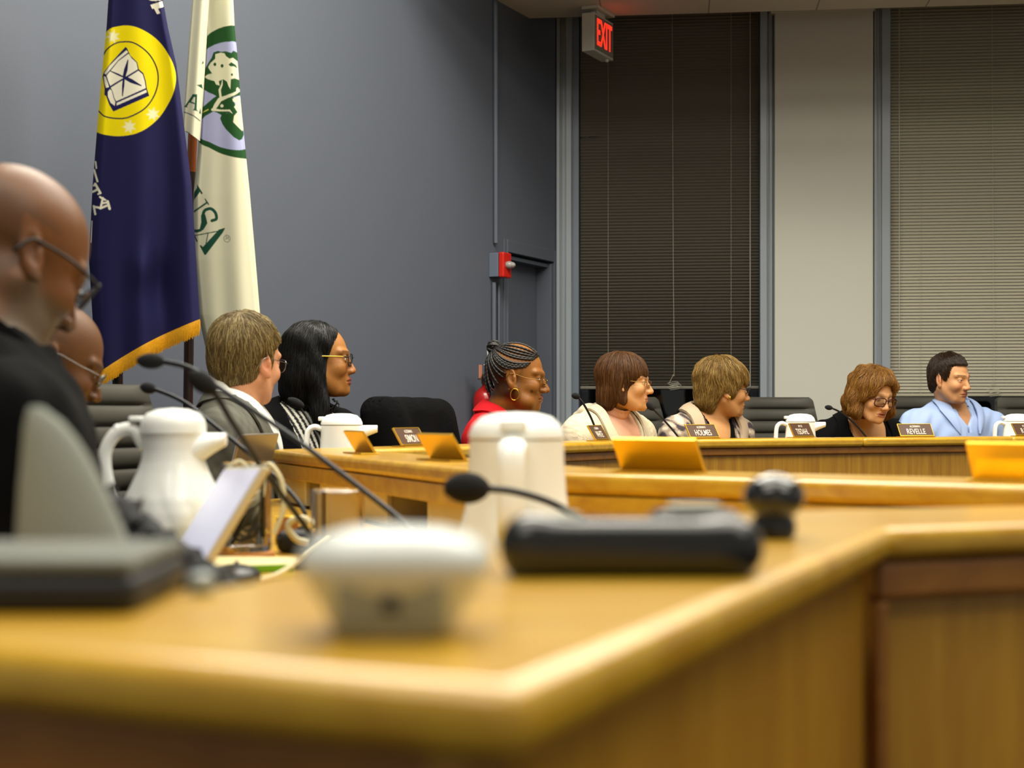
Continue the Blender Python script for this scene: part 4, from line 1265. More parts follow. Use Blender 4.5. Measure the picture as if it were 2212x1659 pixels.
class Person:
    def __init__(s, label, head, yaw, pitch, roll, sc, neck, tyaw, lean, k, w=1.0, fem=False, arms=None, ts=1.0, base_xy=None, fine=.0028, belly=1.0):
        s.H = np.asarray(head, float); s.R = rotm(yaw, pitch, roll); s.sc = sc
        s.N = np.asarray(neck, float); s.RT = rotm(tyaw, lean); s.ts = ts
        s.k, s.w, s.fem, s.belly = k, w, fem, belly
        s.arms = arms or [(A3(-.02, .232, -.36), A3(.17, .12, -.43)), (A3(-.02, -.232, -.36), A3(.17, -.12, -.43))]
        hip = s.N + s.RT @ A3(-.02, 0, -.52) * ts
        s.hip = hip; s.tyaw = tyaw
        s.root = thing('person', label, 'person', (hip[0], hip[1], 0))
        s.body(fine)
        s.legs()

    def hl(s, p): return (((p - s.H.astype(f32)) @ s.R.astype(f32)) / f32(s.sc)).astype(f32)
    def tl(s, p): return (((p - s.N.astype(f32)) @ s.RT.astype(f32)) / f32(s.ts)).astype(f32)
    def hw(s, L): return s.H + (np.asarray(L, float) * s.sc) @ s.R.T
    def tw(s, L): return s.N + (np.asarray(L, float) * s.ts) @ s.RT.T

    def neck_sdf(s, p):
        kr = s.k.get('neck', .054)
        a = s.hw(A3(-.022, 0, -.055)); b = s.tw(A3(-.022, 0, -.03))
        return cap(p, a, b, kr * s.sc, kr * 1.1 * s.sc)

    def skin_sdf(s, p):
        d = head_sdf(s.hl(p), s.k) * f32(s.sc)
        d = smin(d, s.neck_sdf(p), .022)
        t = torso_sdf(s.tl(p), s.w, s.fem, s.arms, belly=s.belly) * f32(s.ts)
        return smin(d, t, .03)

    def body(s, fine):
        r = .128 * s.sc
        def axis(c, lo, hi, lo2, hi2, co=.016):
            a = np.arange(c + lo, c + hi, fine)
            return np.concatenate([np.arange(c + lo - co, c + lo2 - co, -co)[::-1], a, np.arange(a[-1] + co, c + hi2 + co, co)])
        xs = axis(s.H[0], -r, r, -.50, .50); ys = axis(s.H[1], -r, r, -.50, .50)
        zs = axis(s.H[2], -.16 * s.sc, .128 * s.sc, -.92, .13 * s.sc)
        def part(fn, lo, hi):
            """fn on the part of the grid inside the box lo..hi, far away elsewhere"""
            out = np.full((len(xs), len(ys), len(zs)), 1.0, f32)
            sl = [np.where((a >= l) & (a <= h))[0] for a, l, h in zip((xs, ys, zs), lo, hi)]
            if min(len(q) for q in sl) > 1:
                i, j, k_ = [slice(q[0], q[-1] + 1) for q in sl]
                out[i, j, k_] = grid_eval(fn, xs[i], ys[j], zs[k_])
            return out
        big = 9.0; rr = r + .012
        g = part(lambda p: head_sdf(s.hl(p), s.k) * f32(s.sc), s.H - (rr, rr, .175 * s.sc), s.H + rr)
        a, b = s.hw(A3(-.022, 0, -.055)), s.tw(A3(-.022, 0, -.03))
        g = smin(g, part(s.neck_sdf, np.minimum(a, b) - .13, np.maximum(a, b) + .13), .022)
        t = part(lambda p: torso_sdf(s.tl(p), s.w, s.fem, s.arms, belly=s.belly) * f32(s.ts), (-big, -big, -big), (big, big, s.N[2] + .10))
        V, Fq = surfnet(smin(g, t, .03), xs, ys, zs)
        L = (V - s.H) @ s.R / s.sc
        C = head_cols(L, s.k)
        Vs, Fs, Cs = [V], [Fq], [C]
        base = len(V)
        for sgn, (el, wr) in zip((1, -1), s.arms):             # hands at the ends of the arms
            hv, hf = hand_mesh()
            hv = hv.copy(); ff = hf
            if sgn > 0: hv[:, 1] *= -1; ff = hf[:, ::-1]
            d = wr - el; yaw = math.atan2(d[1], d[0]) * .6
            M = rotm(yaw, .12)
            hv = (hv * s.sc) @ M.T + wr + M @ A3(.03, 0, 0)
            Vs.append(s.tw(hv)); Fs.append(ff + base); Cs.append(np.tile(np.array(hexc(s.k['skin'])[:3]), (len(hv), 1))); base += len(hv)
        m = mat('skin', s.k['skin'], rough=s.k.get('rough', .48), attr=True, noise=.10, nscale=60, bump=.12, bscale=260, spec=.4, coat=s.k.get('coat', 0))
        mesh('body', np.vstack(Vs), np.vstack(Fs), m, s.root, cols=np.vstack(Cs))
        if s.k.get('lid', .0042) > 0:
            me = mat('eyeball', '#e8e0d4', rough=.12, attr=True)
            for sg in (1, -1):
                b = MB(); b.ball((0, 0, 0), .0138, 20, 16)
                v = np.array(b.v)
                g = A3(1, s.k.get('gaze', (0, -.1))[0], s.k.get('gaze', (0, -.1))[1]); g /= np.linalg.norm(g)
                ang = np.arccos(np.clip(v @ g / np.linalg.norm(v, axis=1), -1, 1))
                cc = np.where((ang < .50)[:, None], np.array(hexc(s.k.get('iris', '#3a2a1c'))[:3]), np.array(hexc('#d8d0c4')[:3]))
                cc = np.where((ang < .2)[:, None], 0.005, cc)
                mesh('eye', s.hw(v + A3(.0725, sg * .033, .0005)), b.f, me, s.root, cols=cc)

    def legs(s):
        c, q = math.cos(s.tyaw), math.sin(s.tyaw)
        R = np.array([[c, -q, 0], [q, c, 0], [0, 0, 1]]); o = A3(s.hip[0], s.hip[1], 0); zh = s.hip[2]
        def L(p): return ((p - o.astype(f32)) @ R.astype(f32)).astype(f32)
        def fn(p):
            p = L(p); p[..., 1] = np.abs(p[..., 1])
            d = smin(cap(p, (-.02, .085, zh - .02), (.36, .10, zh - .03), .088, .066), cap(p, (.36, .10, zh - .03), (.33, .10, .10), .06, .045), .03)
            return smin(d, ell(p, (-.02, 0, zh), (.135, .17 * s.w, .10)), .04)
        V, Fq = sdf_mesh(fn, (o[0] - .5, o[1] - .5, .05), (o[0] + .5, o[1] + .5, zh + .12), .018)
        mesh('trousers', V, Fq, M_trouser, s.root)
        for sg in (1, -1):
            def sh(p):
                p = L(p)
                d = smin(ell(p, (.40, sg * .10, .04), (.13, .045, .038)), ell(p, (.33, sg * .1, .075), (.06, .042, .06)), .03)
                return np.maximum(d, -(p[..., 2] - .004))
            c0 = o + R @ A3(.37, sg * .10, 0)
            V, Fq = sdf_mesh(sh, (c0[0] - .2, c0[1] - .2, -.012), (c0[0] + .2, c0[1] + .2, .16), .012)
            mesh('shoe', V, Fq, M_shoe, s.root)

    def garment(s, name, m, off, cut=None, extra=None, h=.0075, wr=.003, zlo=-.56, colfn=None, neckhole=.066, fine=None, sleeve_off=0.0):
        def fn(p):
            t = s.tl(p)
            d = torso_sdf(t, s.w, s.fem, s.arms, off, s.belly)
            if sleeve_off:
                d = smin(d, arm_only(t, s.w, s.arms) - f32(off + sleeve_off), .02)
            if wr:
                x, y, z = t[..., 0], t[..., 1], t[..., 2]
                d = d + f32(wr) * (np.sin(31 * z + 17 * y + 6 * np.sin(13 * x)) * np.sin(23 * y + 29 * x + 2) + .6 * np.sin(47 * z - 37 * x + 5 * np.sin(19 * y)))
            if extra is not None:
                d = extra(d, t, s.hl(p))
            d = d * f32(s.ts)
            d = np.maximum(d, f32(zlo) - t[..., 2])
            if neckhole:
                d = smax(d, -(s.neck_sdf(p) - f32(neckhole - .054)), .008)
            if cut is not None:
                d = smax(d, -cut(t), .004)
            for el, wr_ in s.arms:
                ax = (wr_ - el) / np.linalg.norm(wr_ - el)
                d = np.where((np.abs(t - f32(wr_)).sum(-1) < .2), np.maximum(d, ((t - f32(wr_)) @ f32(ax)) - f32(.005)), d)
            return d
        cs = np.array([(x, y, z) for x in (-.24, .44) for y in (-.36, .36) for z in (-.64, .16)])
        W = s.tw(cs); lo, hi = W.min(0) - .02, W.max(0) + .02
        V, Fq = sdf_mesh(fn, lo, hi, h)
        cols = None
        if colfn is not None:
            cols = colfn((V - s.N) @ s.RT / s.ts)
        return mesh(name, V, Fq, m, s.root, cols=cols)

    def torso_at(s, L, off):
        """push torso-space points onto the torso surface grown by off"""
        p = np.asarray(L, f32).copy()
        fn = lambda q: torso_sdf(q, s.w, s.fem, s.arms, off, s.belly)
        for _ in range(6):
            e = 2e-3; g = np.stack([fn(p + np.eye(3, dtype=f32)[i] * e) - fn(p - np.eye(3, dtype=f32)[i] * e) for i in range(3)], -1)
            g /= np.linalg.norm(g, axis=1)[:, None] + 1e-9
            p = p - g * fn(p)[:, None]
        return p.astype(float), g.astype(float)

    def strap(s, name, m, pts, width, off=.02, thick=.008, n=28, parent=None, bulge=.0, colfn=None):
        """lapel, shawl collar or placket lying on the clothes"""
        c = bez(pts, n)
        wd = np.interp(np.linspace(0, 1, len(c)), np.linspace(0, 1, len(width)), width) if not np.isscalar(width) else np.full(len(c), width)
        c, nn = s.torso_at(c, off)
        T = np.gradient(c, axis=0); T /= np.linalg.norm(T, axis=1)[:, None]
        S = np.cross(T, nn); S /= np.linalg.norm(S, axis=1)[:, None]
        R = []
        K = 7
        for i in range(len(c)):
            u = np.linspace(-.5, .5, K)
            row = c[i] + S[i] * (u * wd[i])[:, None]
            row, nr = s.torso_at(row, off)
            top = row + nr * (thick + bulge * np.cos(u * PI))[:, None]
            R.append(np.vstack([row, top[::-1]]))
        b = MB(); b.rings(R)
        V = s.tw(np.array(b.v))
        return mesh(name, V, b.f, m, parent or s.root, cols=None if colfn is None else colfn(np.array(b.v)), autos=.9)

    def collar(s, name, m, r=(.066, .066), gap=.5, stand=.034, fold=.04, tip=.03, tilt=.035, z0=.0, parent=None, cx=-.018, thick=.0025):
        """folded shirt collar round the neck with two points in front"""
        th = np.linspace(gap, 2 * PI - gap, 40)
        R = []
        for a in th:
            f = min(a - gap, 2 * PI - gap - a)
            e = math.exp(-(f / .35) ** 2)
            dirv = A3(math.cos(a), math.sin(a), 0)
            c = A3(cx + r[0] * math.cos(a), r[1] * math.sin(a), z0 - tilt * math.cos(a) - .012 * math.cos(a))
            prof = [(0, -.004), (.001, stand * .6), (.004, stand), (.009, stand + .001), (.015, stand * .6), (.020 + .01 * e, stand - fold - tip * e)]
            inn = [c + dirv * o + A3(0, 0, z) for o, z in prof]
            out = [c + dirv * (o + thick) + A3(0, 0, z) for o, z in prof]
            R.append(np.array(inn + out[::-1]))
        b = MB(); b.rings(R)
        return mesh(name, s.tw(np.array(b.v)), b.f, m, parent or s.root, autos=1.0)

    def glasses(s, mf, ml=None, w=.0235, h=.018, pw=2.6, rr=.0013, x=.104, z=-.004, temple=.0016, rimless=False, mtemple=None, drop=0.0):
        ml = ml or M_lens
        b = MB(); lenses = []
        for sg in (1, -1):
            cy = .0335 * sg
            th = np.linspace(0, 2 * PI, 36, endpoint=False)
            ct, st = np.cos(th), np.sin(th)
            yy = cy + w * np.sign(ct) * np.abs(ct) ** (2 / pw); zz = z + h * np.sign(st) * np.abs(st) ** (2 / pw)
            xx = x - .012 * (np.abs(yy) / .06) ** 2 + (zz - z) * .12
            loop = np.stack([xx, yy, zz], 1)
            b.tube(loop, rr * (.5 if rimless else 1), 6, closed=True)
            lens = MB(); lenses.append(lens); lens.add(np.vstack([loop, loop - A3(.0012, 0, 0)]), [tuple(range(36)), tuple(range(36, 72))[::-1]] + [(i, i + 36, (i + 1) % 36 + 36, (i + 1) % 36) for i in range(36)])
        b.tube(bez([(x, .011, z + h * .35), (x + .004, 0, z + h * .55), (x, -.011, z + h * .35)], 10), rr, 6)
        for sg in (1, -1):
            b.tube(bez([(x - .012, sg * (.0335 + w), z + h * .45), (x - .016, sg * .066, z + h * .5), (.04, sg * .077, z + h * .5 + .002 - drop * .4), (-.005, sg * .083, .010 - drop), (-.022, sg * .083, .006 - drop), (-.034, sg * .080, -.02 - drop)], 24), temple, 6)
            b.tube([(x - .004, sg * .012, z - h * .2), (x - .010, sg * .0105, z - h * .35)], .0016, 6)
        e = mesh('eyeglasses', s.hw(np.array(b.v)), b.f, mf, s.root)
        for lens in lenses:
            mesh('lens', s.hw(np.array(lens.v)), lens.f, ml, e, smooth=False)
        return e

    def hair(s, fn, m, lo, hi, flow, col, n=1500, nseg=8, step=.011, lift=.004, rad=.0011, jit=.12, h=.0032, var=.28, wave=0.0, seedfn=None, bright=None, name='hair'):
        V, Fq = sdf_mesh(fn, lo, hi, h)
        c0 = np.array(hexc(col)[:3])
        Vs, Fs, Cs = [V], [Fq], [np.tile(c0, (len(V), 1)) * rng.uniform(.8, 1.15, (len(V), 1))]
        if n:
            cand = V if seedfn is None else V[seedfn(V)]
            sd = cand[rng.integers(0, len(cand), n)]
            SV, SF, N, per = strands(fn, sd, flow, nseg, step, lift, rad, jit, wave=wave)
            cc = np.repeat(np.clip(1 + rng.normal(0, var, N), .45, 1.9), per)[:, None] * c0
            if bright is not None:
                hl = rng.uniform(0, 1, N) < bright[1]
                cc = np.where(np.repeat(hl, per)[:, None], np.array(hexc(bright[0])[:3]), cc)
            Fs.append(SF + len(V)); Vs.append(SV); Cs.append(cc)
        F4 = np.vstack(Fs)
        return mesh(name, s.hw(np.vstack(Vs)), F4, m, s.root, cols=np.vstack(Cs))


def hair_mat(name, rough=.42, spec=.5):
    return mat(name, '#404040', rough=rough, attr=True, spec=spec)

def down_flow(c=(-.05, 0, .12), a=1.0, b=.8, fwd=0.0):
    c = f32(c)
    def fl(p):
        v = p - c; v = v / (np.linalg.norm(v, axis=1)[:, None] + 1e-9)
        return v * f32(a) + f32((fwd, 0, -b))
    return fl

def vcut(a, zb, zt=.12, xm=.0):
    """V shaped front opening"""
    def c(t):
        d = sdpoly(t[..., 1], t[..., 2], [(-a, zt), (a, zt), (a * .9, -.03), (.0035, zb), (.0035, -.7), (-.0035, -.7), (-.0035, zb), (-a * .9, -.03)])
        return np.maximum(d, f32(xm) - t[..., 0])
    return c

def short_hair_fn(front=.074, ftop=.064, temple=.044, side=.079, r=(.104, .091), nape=-.075, burn=-.022, c=(-.016, .037), amp=.0018):
    # side outline in (x + 8 y^2, z): the hairline swings back towards the temples
    poly = [(.16, ftop + .012), (front, ftop), (front - .006, ftop - .012), (temple + .018, .034), (temple + .016, .012), (.066, .002), (.062, burn), (.050, burn - .004), (.045, .012), (.019, .012), (.013, -.02), (.006, nape + .012), (-.060, nape - .004), (-.16, nape), (-.16, .17), (.16, .17)]
    def fn(p):
        d = ell(p, (c[0], 0, c[1]), (r[0], side, r[1]))
        d = smin(d, ell(p, (-.045, 0, -.03), (.062, .062, .06)), .03)
        d = d + f32(amp) * np.sin(90 * p[..., 0] + 40 * p[..., 1]) * np.sin(70 * p[..., 1] + 60 * p[..., 2])
        return smax(d, sdpoly(p[..., 0] + f32(8) * p[..., 1] ** 2, p[..., 2], poly), .006)
    return fn
M_trouser = mat('dark_trouser_cloth', '#1b1c20', rough=.9)
M_shoe = mat('black_leather', '#0d0d0e', rough=.35)
M_lens = mat('spectacle_glass', '#ffffff', rough=.02, trans=1.0, ior=1.08)
M_gold = mat('gold_wire', '#c49a3a', rough=.25, metal=1.0)
M_dkframe = mat('dark_frame_plastic', '#15171b', rough=.3)
M_redframe = mat('dark_red_frame_plastic', '#3a0c14', rough=.25)
M_bronze = mat('bronze_wire', '#8a6a3c', rough=.3, metal=1.0)
M_silver = mat('silver_wire', '#9a9a98', rough=.25, metal=1.0)
M_black_cloth = mat('black_cloth', '#070708', rough=.95, bump=.3, bscale=300, spec=.15)
M_black_jkt = mat('black_jacket_cloth', '#060607', rough=.95, bump=.3, bscale=250, spec=.12)
M_white_shirt = mat('white_shirt_cloth', '#dcdcd4', rough=.85)
M_blue_shirt = mat('pale_blue_shirt_cloth', '#9db2dc', rough=.85, bump=.15, bscale=400)
M_red = mat('red_blazer_cloth', '#b0101a', rough=.9, bump=.25, bscale=300, spec=.2)
M_pink = mat('pink_knit', '#d6a184', rough=.9, bump=.4, bscale=260)
M_beige = mat('beige_knit', '#b09a80', rough=.95, bump=.4, bscale=260)
M_attr_cloth = mat('patterned_cloth', '#808080', rough=.9, attr=True, bump=.3, bscale=300)
M_knit = mat('cream_cable_knit', '#c9bea2', rough=.95, attr=True, bump=.5, bscale=220)
M_hair = hair_mat('hair_strands', .5, .35)
M_hair_dark = hair_mat('dark_hair_strands', .36, .45)


def cast_bald_near():
    k = dict(skin='#6a4220', flush='#5e3016', flushamt=.2, rough=.44, eart=.5, lipc='#4a261c', brow='#241a14', beard=('#544c3e', .78), scalp=('#332a22', .45), nose=.002, wing=1.2, lip=1.15, jaw=1.15, fw=1.06, lid=.0018, ear=.95, neck=.062, jowl=.4)
    yaw, pitch = .76, .54
    ear = P(72, 543, 1.86)
    R = rotm(yaw, pitch, 0.0); sc = .98
    H = ear - R @ A3(-.012, -.082, -.006) * sc
    neck = H + A3(.01, -.05, -.150)
    pr = Person('bald person in black jacket with dark glasses, head bowed, nearest at left edge', H, yaw, pitch, 0, sc, neck, .50, .22, k, w=1.08, ts=1.04)
    pr.garment('jacket', M_black_jkt, .02, h=.008, wr=.004, neckhole=.070, sleeve_off=.012)
    pr.collar('jacket_collar', M_black_jkt, r=(.078, .078), gap=.5, stand=.05, fold=.045, tip=.01, z0=-.01, thick=.006)
    pr.glasses(M_dkframe, w=.026, h=.019, rr=.0022, temple=.0026, x=.106, z=.004)


def cast_bald_far():
    k = dict(skin='#5e3c20', flush='#5a3018', flushamt=.2, rough=.55, lipc='#6a3a30', brow='#2a2018', beard=('#3a3028', .3), scalp=('#3a2e26', .4), wing=1.2, lip=1.2, lid=.0015, neck=.06)
    yaw, pitch = .40, .42
    R = rotm(yaw, pitch, 0)
    H = P(116, 778, 3.0)
    pr = Person('bald person with thin gold glasses bowing behind the nearest bald person', H, yaw, pitch, 0, 1.0, H + A3(-.07, -.02, -.15), .35, .25, k, w=1.0)
    pr.garment('shirt', M_black_cloth, .014, h=.009, wr=.004, neckhole=.066)
    pr.collar('collar', M_black_cloth, r=(.07, .07), stand=.04, fold=.04, thick=.004)
    pr.glasses(M_silver, w=.023, h=.016, rr=.0008, temple=.0009)


def cast_grey_man():
    k = dict(skin='#cc9470', flush='#b85a3c', flushamt=.45, lipc='#a0584a', brow='#6a5a44', lid=.0035, neck=.060, ear=1.1, jaw=1.1)
    yaw, pitch, roll = .98, .08, .08
    H = P(534, 778, 4.3)
    neck = P(518, 884, 4.28)
    pr = Person('person with short greying brown hair, tweed jacket and white collar, seen from behind', H, yaw, pitch, roll, 1.06, neck, .12, .12, k, w=1.1, ts=1.04)
    def tweed(L):
        n = np.sin(L[:, 2] * 160) * np.sin(L[:, 1] * 150 + L[:, 0] * 140)
        g = np.sin(L[:, 1] * 46) * .5 + np.sin(L[:, 2] * 33 + 1) * .5
        c = np.array(hexc('#4c4b41')[:3]) * (1 + .22 * n + .25 * g)[:, None]
        return np.clip(c, .01, 1)
    pr.garment('shirt', M_white_shirt, .008, h=.009, wr=.002, neckhole=.062)
    pr.garment('jacket', M_attr_cloth, .020, h=.008, wr=.003, neckhole=.074, colfn=tweed, cut=vcut(.085, -.30))
    pr.collar('shirt_collar', M_white_shirt, r=(.062, .064), gap=.40, stand=.030, fold=.030, tip=.010, z0=.016, tilt=.036)
    for sg in (1, -1):
        pr.strap('lapel', M_attr_cloth, [(-.075, 0, .0), (-.05, sg * .07, .005), (.03, sg * .095, -.06), (.10, sg * .07, -.16), (.13, sg * .02, -.30)], [.05, .055, .06, .075, .02], off=.022, thick=.006, colfn=tweed)
    for sg in (1, -1):
        pr.strap('collar_leaf', M_white_shirt, [(-.07, sg * .04, .045), (-.03, sg * .074, .03), (.03, sg * .074, -.02), (.085, sg * .05, -.09), (.10, sg * .04, -.13)], [.03, .04, .05, .035, .01], off=.022, thick=.005, bulge=.004)
    fn = short_hair_fn(front=.080, ftop=.058, side=.083, r=(.112, .098), nape=-.088, burn=-.018, c=(-.018, .034))
    pr.hair(fn, M_hair, (-.15, -.11, -.12), (.12, .11, .16), down_flow((-.06, -.01, .13), 1, .35, .15), '#6a5836', n=9000, nseg=7, step=.008, lift=.005, rad=.0008, jit=.2, var=.22, bright=('#9c8a5a', .3))
    pr.glasses(M_silver, w=.024, h=.018, rr=.001, temple=.0012)


def cast_black_hair():
    k = dict(skin='#a06a34', flush='#a0582e', flushamt=.2, lipc='#7a3434', lip=1.2, brow='#1c1410', lid=.0034, wing=1.15, nose=-.003, fw=1.0, neck=.05, iris='#1c120c')
    yaw, pitch, roll = .10, -.02, -.02
    H = P(690, 778, 5.0)
    neck = P(648, 884, 5.0)
    pr = Person('person with long black hair, gold-armed glasses and black blazer, in profile', H, yaw, pitch, roll, 1.06, neck, -.95, .05, k, w=.95, fem=True)
    def stripes(L):
        v = (np.sin(L[:, 1] * 330 + L[:, 2] * 120) > .1)
        return np.where(v[:, None], np.array(hexc('#d4d2c4')[:3]), np.array(hexc('#1a1a1c')[:3]))
    pr.garment('striped_top', M_attr_cloth, .007, h=.004, wr=.0, neckhole=.066, colfn=stripes, zlo=-.34)
    pr.garment('blazer', M_black_cloth, .019, h=.008, wr=.003, neckhole=.075, cut=vcut(.085, -.30))
    def fn(p):
        q = p.copy(); q[..., 1] = np.abs(q[..., 1])
        d = ell(p, (-.020, 0, .036), (.104, .085, .090))
        d = smin(d, ell(p, (-.055, 0, -.06), (.072, .088, .12)), .03)
        d = smin(d, cap(q, (-.02, .062, -.01), (.008, .074, -.20), .030, .026), .03)
        d = d + f32(.003) * np.sin(60 * p[..., 2] + 40 * p[..., 0]) * np.sin(50 * p[..., 0] + 70 * p[..., 1])
        return smax(d, sdpoly(p[..., 0], p[..., 2], [(.058, .082), (.048, .06), (.035, .03), (.024, 0), (.020, -.05), (.026, -.1), (.03, -.24), (-.15, -.26), (-.16, .17), (.05, .17)]), .008)
    pr.hair(fn, M_hair_dark, (-.16, -.13, -.26), (.09, .13, .15), down_flow((.02, 0, .13), .8, .9), '#0d0b0a', n=5500, nseg=12, step=.014, lift=.005, rad=.0010, jit=.12, var=.25, wave=.05)
    # loose curls over the collar
    b = MB()
    for i in range(34):
        a = pr.hw(A3(.03 + rng.uniform(-.05, .02), -.075 + rng.uniform(-.02, .14), -.14 + rng.uniform(-.03, .02)))
        pts = [a]
        ph = rng.uniform(0, 6)
        for j in range(14):
            pts.append(a + A3(.012 * math.sin(ph + j * .9) + .0025 * j, .012 * math.cos(ph + j * .9), -.009 * j))
        b.tube(np.array(pts), np.linspace(.0032, .0012, len(pts)), 5)
    b.build('hair_curls', M_hair_dark_plain, pr.root)
    e = pr.glasses(M_dkframe, w=.0245, h=.0195, rr=.0016, temple=.0019, x=.103)
    for sg in (1, -1):
        b = MB(); b.tube(bez([(.09, sg * .062, .0055), (.07, sg * .071, .006), (.03, sg * .079, .007), (-.008, sg * .085, .008)], 10), .0024, 6)
        mesh('temple_arm', pr.hw(np.array(b.v)), b.f, M_gold, e)


def cast_braids():
    k = dict(skin='#8a5826', flush='#7a4420', flushamt=.15, lipc='#8a5046', lip=1.1, brow='#4a3424', browamt=.35, lid=.0036, wing=1.3, nose=.002, jowl=.8, scalp=('#241a12', .8), chin=-.002, neck=.054, ear=1.15, iris='#20140e', rough=.4, fw=1.05, jaw=1.2, moles=((.062, -.054, -.045, .006),))
    yaw, pitch, roll = -.10, .10, .0
    H = P(1117, 815, 5.7)
    neck = P(1084, 903, 5.74)
    pr = Person('person with cornrow braids and gold hoop earring in a red blazer', H, yaw, pitch, roll, 1.09, neck, -.25, .10, k, w=.98, fem=True, belly=1.1)
    pr.garment('black_top', M_navy_top, .008, h=.008, wr=.001, neckhole=.054)
    pr.garment('blazer', M_red, .022, h=.007, wr=.003, neckhole=.076, cut=vcut(.085, -.32))
    for sg in (1, -1):
        pr.strap('lapel', M_red, [(-.078, sg * .002, .026), (-.055, sg * .072, .024), (.02, sg * .098, -.04), (.10, sg * .075, -.15), (.135, sg * .02, -.30)], [.06, .07, .07, .085, .02], off=.026, thick=.008)
    skull = lambda p: ell(p, (-.014, 0, .034), (.0985, .0765, .0835))
    bun = f32((-.088, 0, .088))
    def flow(p):
        v = bun - p; return v / (np.linalg.norm(v, axis=1)[:, None] + 1e-9) + f32((0, 0, .0))
    b = MB()
    seeds = []
    hl = [(.072, .0, .082), (.070, .016, .081), (.064, .032, .075), (.055, .046, .066), (.046, .056, .053), (.034, .063, .040), (.016, .069, .034), (-.015, .072, .024)]
    for (x, y, z) in hl:
        seeds.append((x, -y, z))
        if y: seeds.append((x, y, z))
    seeds += [(.004, sg * .071, .030) for sg in (1, -1)] + [(-.03, sg * .070, .008) for sg in (1, -1)] + [(.040, sg * .060, .046) for sg in (1, -1)] + [(.060, sg * .040, .070) for sg in (1, -1)] + [(.068, sg * .024, .078) for sg in (1, -1)]
    seeds += [(-.095, sg * .008, -.03) for sg in (1, -1)] + [(-.088, sg * .03, -.02) for sg in (1, -1)] + [(-.075, sg * .05, -.005) for sg in (1, -1)] + [(-.07, sg * .055, .02) for sg in (1, -1)] + [(-.04, sg * .066, -.006) for sg in (1, -1)] + [(-.055, sg * .055, -.03) for sg in (1, -1)] + [(-.07, sg * .038, -.05) for sg in (1, -1)] + [(-.08, sg * .018, -.055) for sg in (1, -1)] + [(-.055, sg * .062, .02) for sg in (1, -1)]
    def skull2(p): return smin(skull(p), ell(p, (-.05, 0, -.03), (.056, .058, .058)), .03)
    for sd in seeds:
        p = np.array([sd], f32); pts = []
        side = math.copysign(1, sd[1]) if sd[1] else 0
        for i in range(60):
            e = 1e-3
            g = np.stack([skull2(p + np.eye(3, dtype=f32)[j] * e) - skull2(p - np.eye(3, dtype=f32)[j] * e) for j in range(3)], -1)
            g /= np.linalg.norm(g)
            p = p - g * skull2(p)[:, None]
            dd = np.linalg.norm(bun - p)
            pts.append((p + g * .002)[0].astype(float))
            if dd < .022: break
            v = flow(p) + f32((0, 0, -.55 * abs(side) * min(1, max(0, (dd - .05) / .1)))); v = v - g * (v * g).sum()
            p = p + v / np.linalg.norm(v) * .0045
        pts = np.array(pts)
        if len(pts) < 4: continue
        rr = .0043 * (1 + .26 * np.sin(np.arange(len(pts)) * 2.1)); rr[:3] *= (.5, .75, .9)
        b.tube(pts, rr, 7)
    for j in range(9):                                         # knot of coiled braids at the crown
        th = np.linspace(0, 2 * PI, 30, endpoint=False); tilt = j * .7; rad = .018 + .004 * math.sin(j * 2)
        c = np.stack([rad * np.cos(th), rad * np.sin(th) * math.cos(tilt), rad * np.sin(th) * math.sin(tilt)], 1) + A3(-.092, 0, .098)
        b.tube(c, .0055 * (1 + .2 * np.sin(np.arange(30) * 2.1)), 6, closed=True)
    V = np.array(b.v)
    mesh('braids', pr.hw(V), b.f, M_braid, pr.root)
    pr.glasses(M_bronze, w=.021, h=.015, rr=.0010, temple=.0012, x=.106, z=-.010)
    b = MB()
    th = np.linspace(0, 2 * PI, 36, endpoint=False)
    b.tube(np.stack([.006 + .0 * th + .0145 * np.cos(th), -.088 + 0 * th, -.062 + .020 * np.sin(th)], 1), .0022, 8, closed=True)
    mesh('hoop_earring', pr.hw(np.array(b.v)), b.f, M_gold, pr.root)


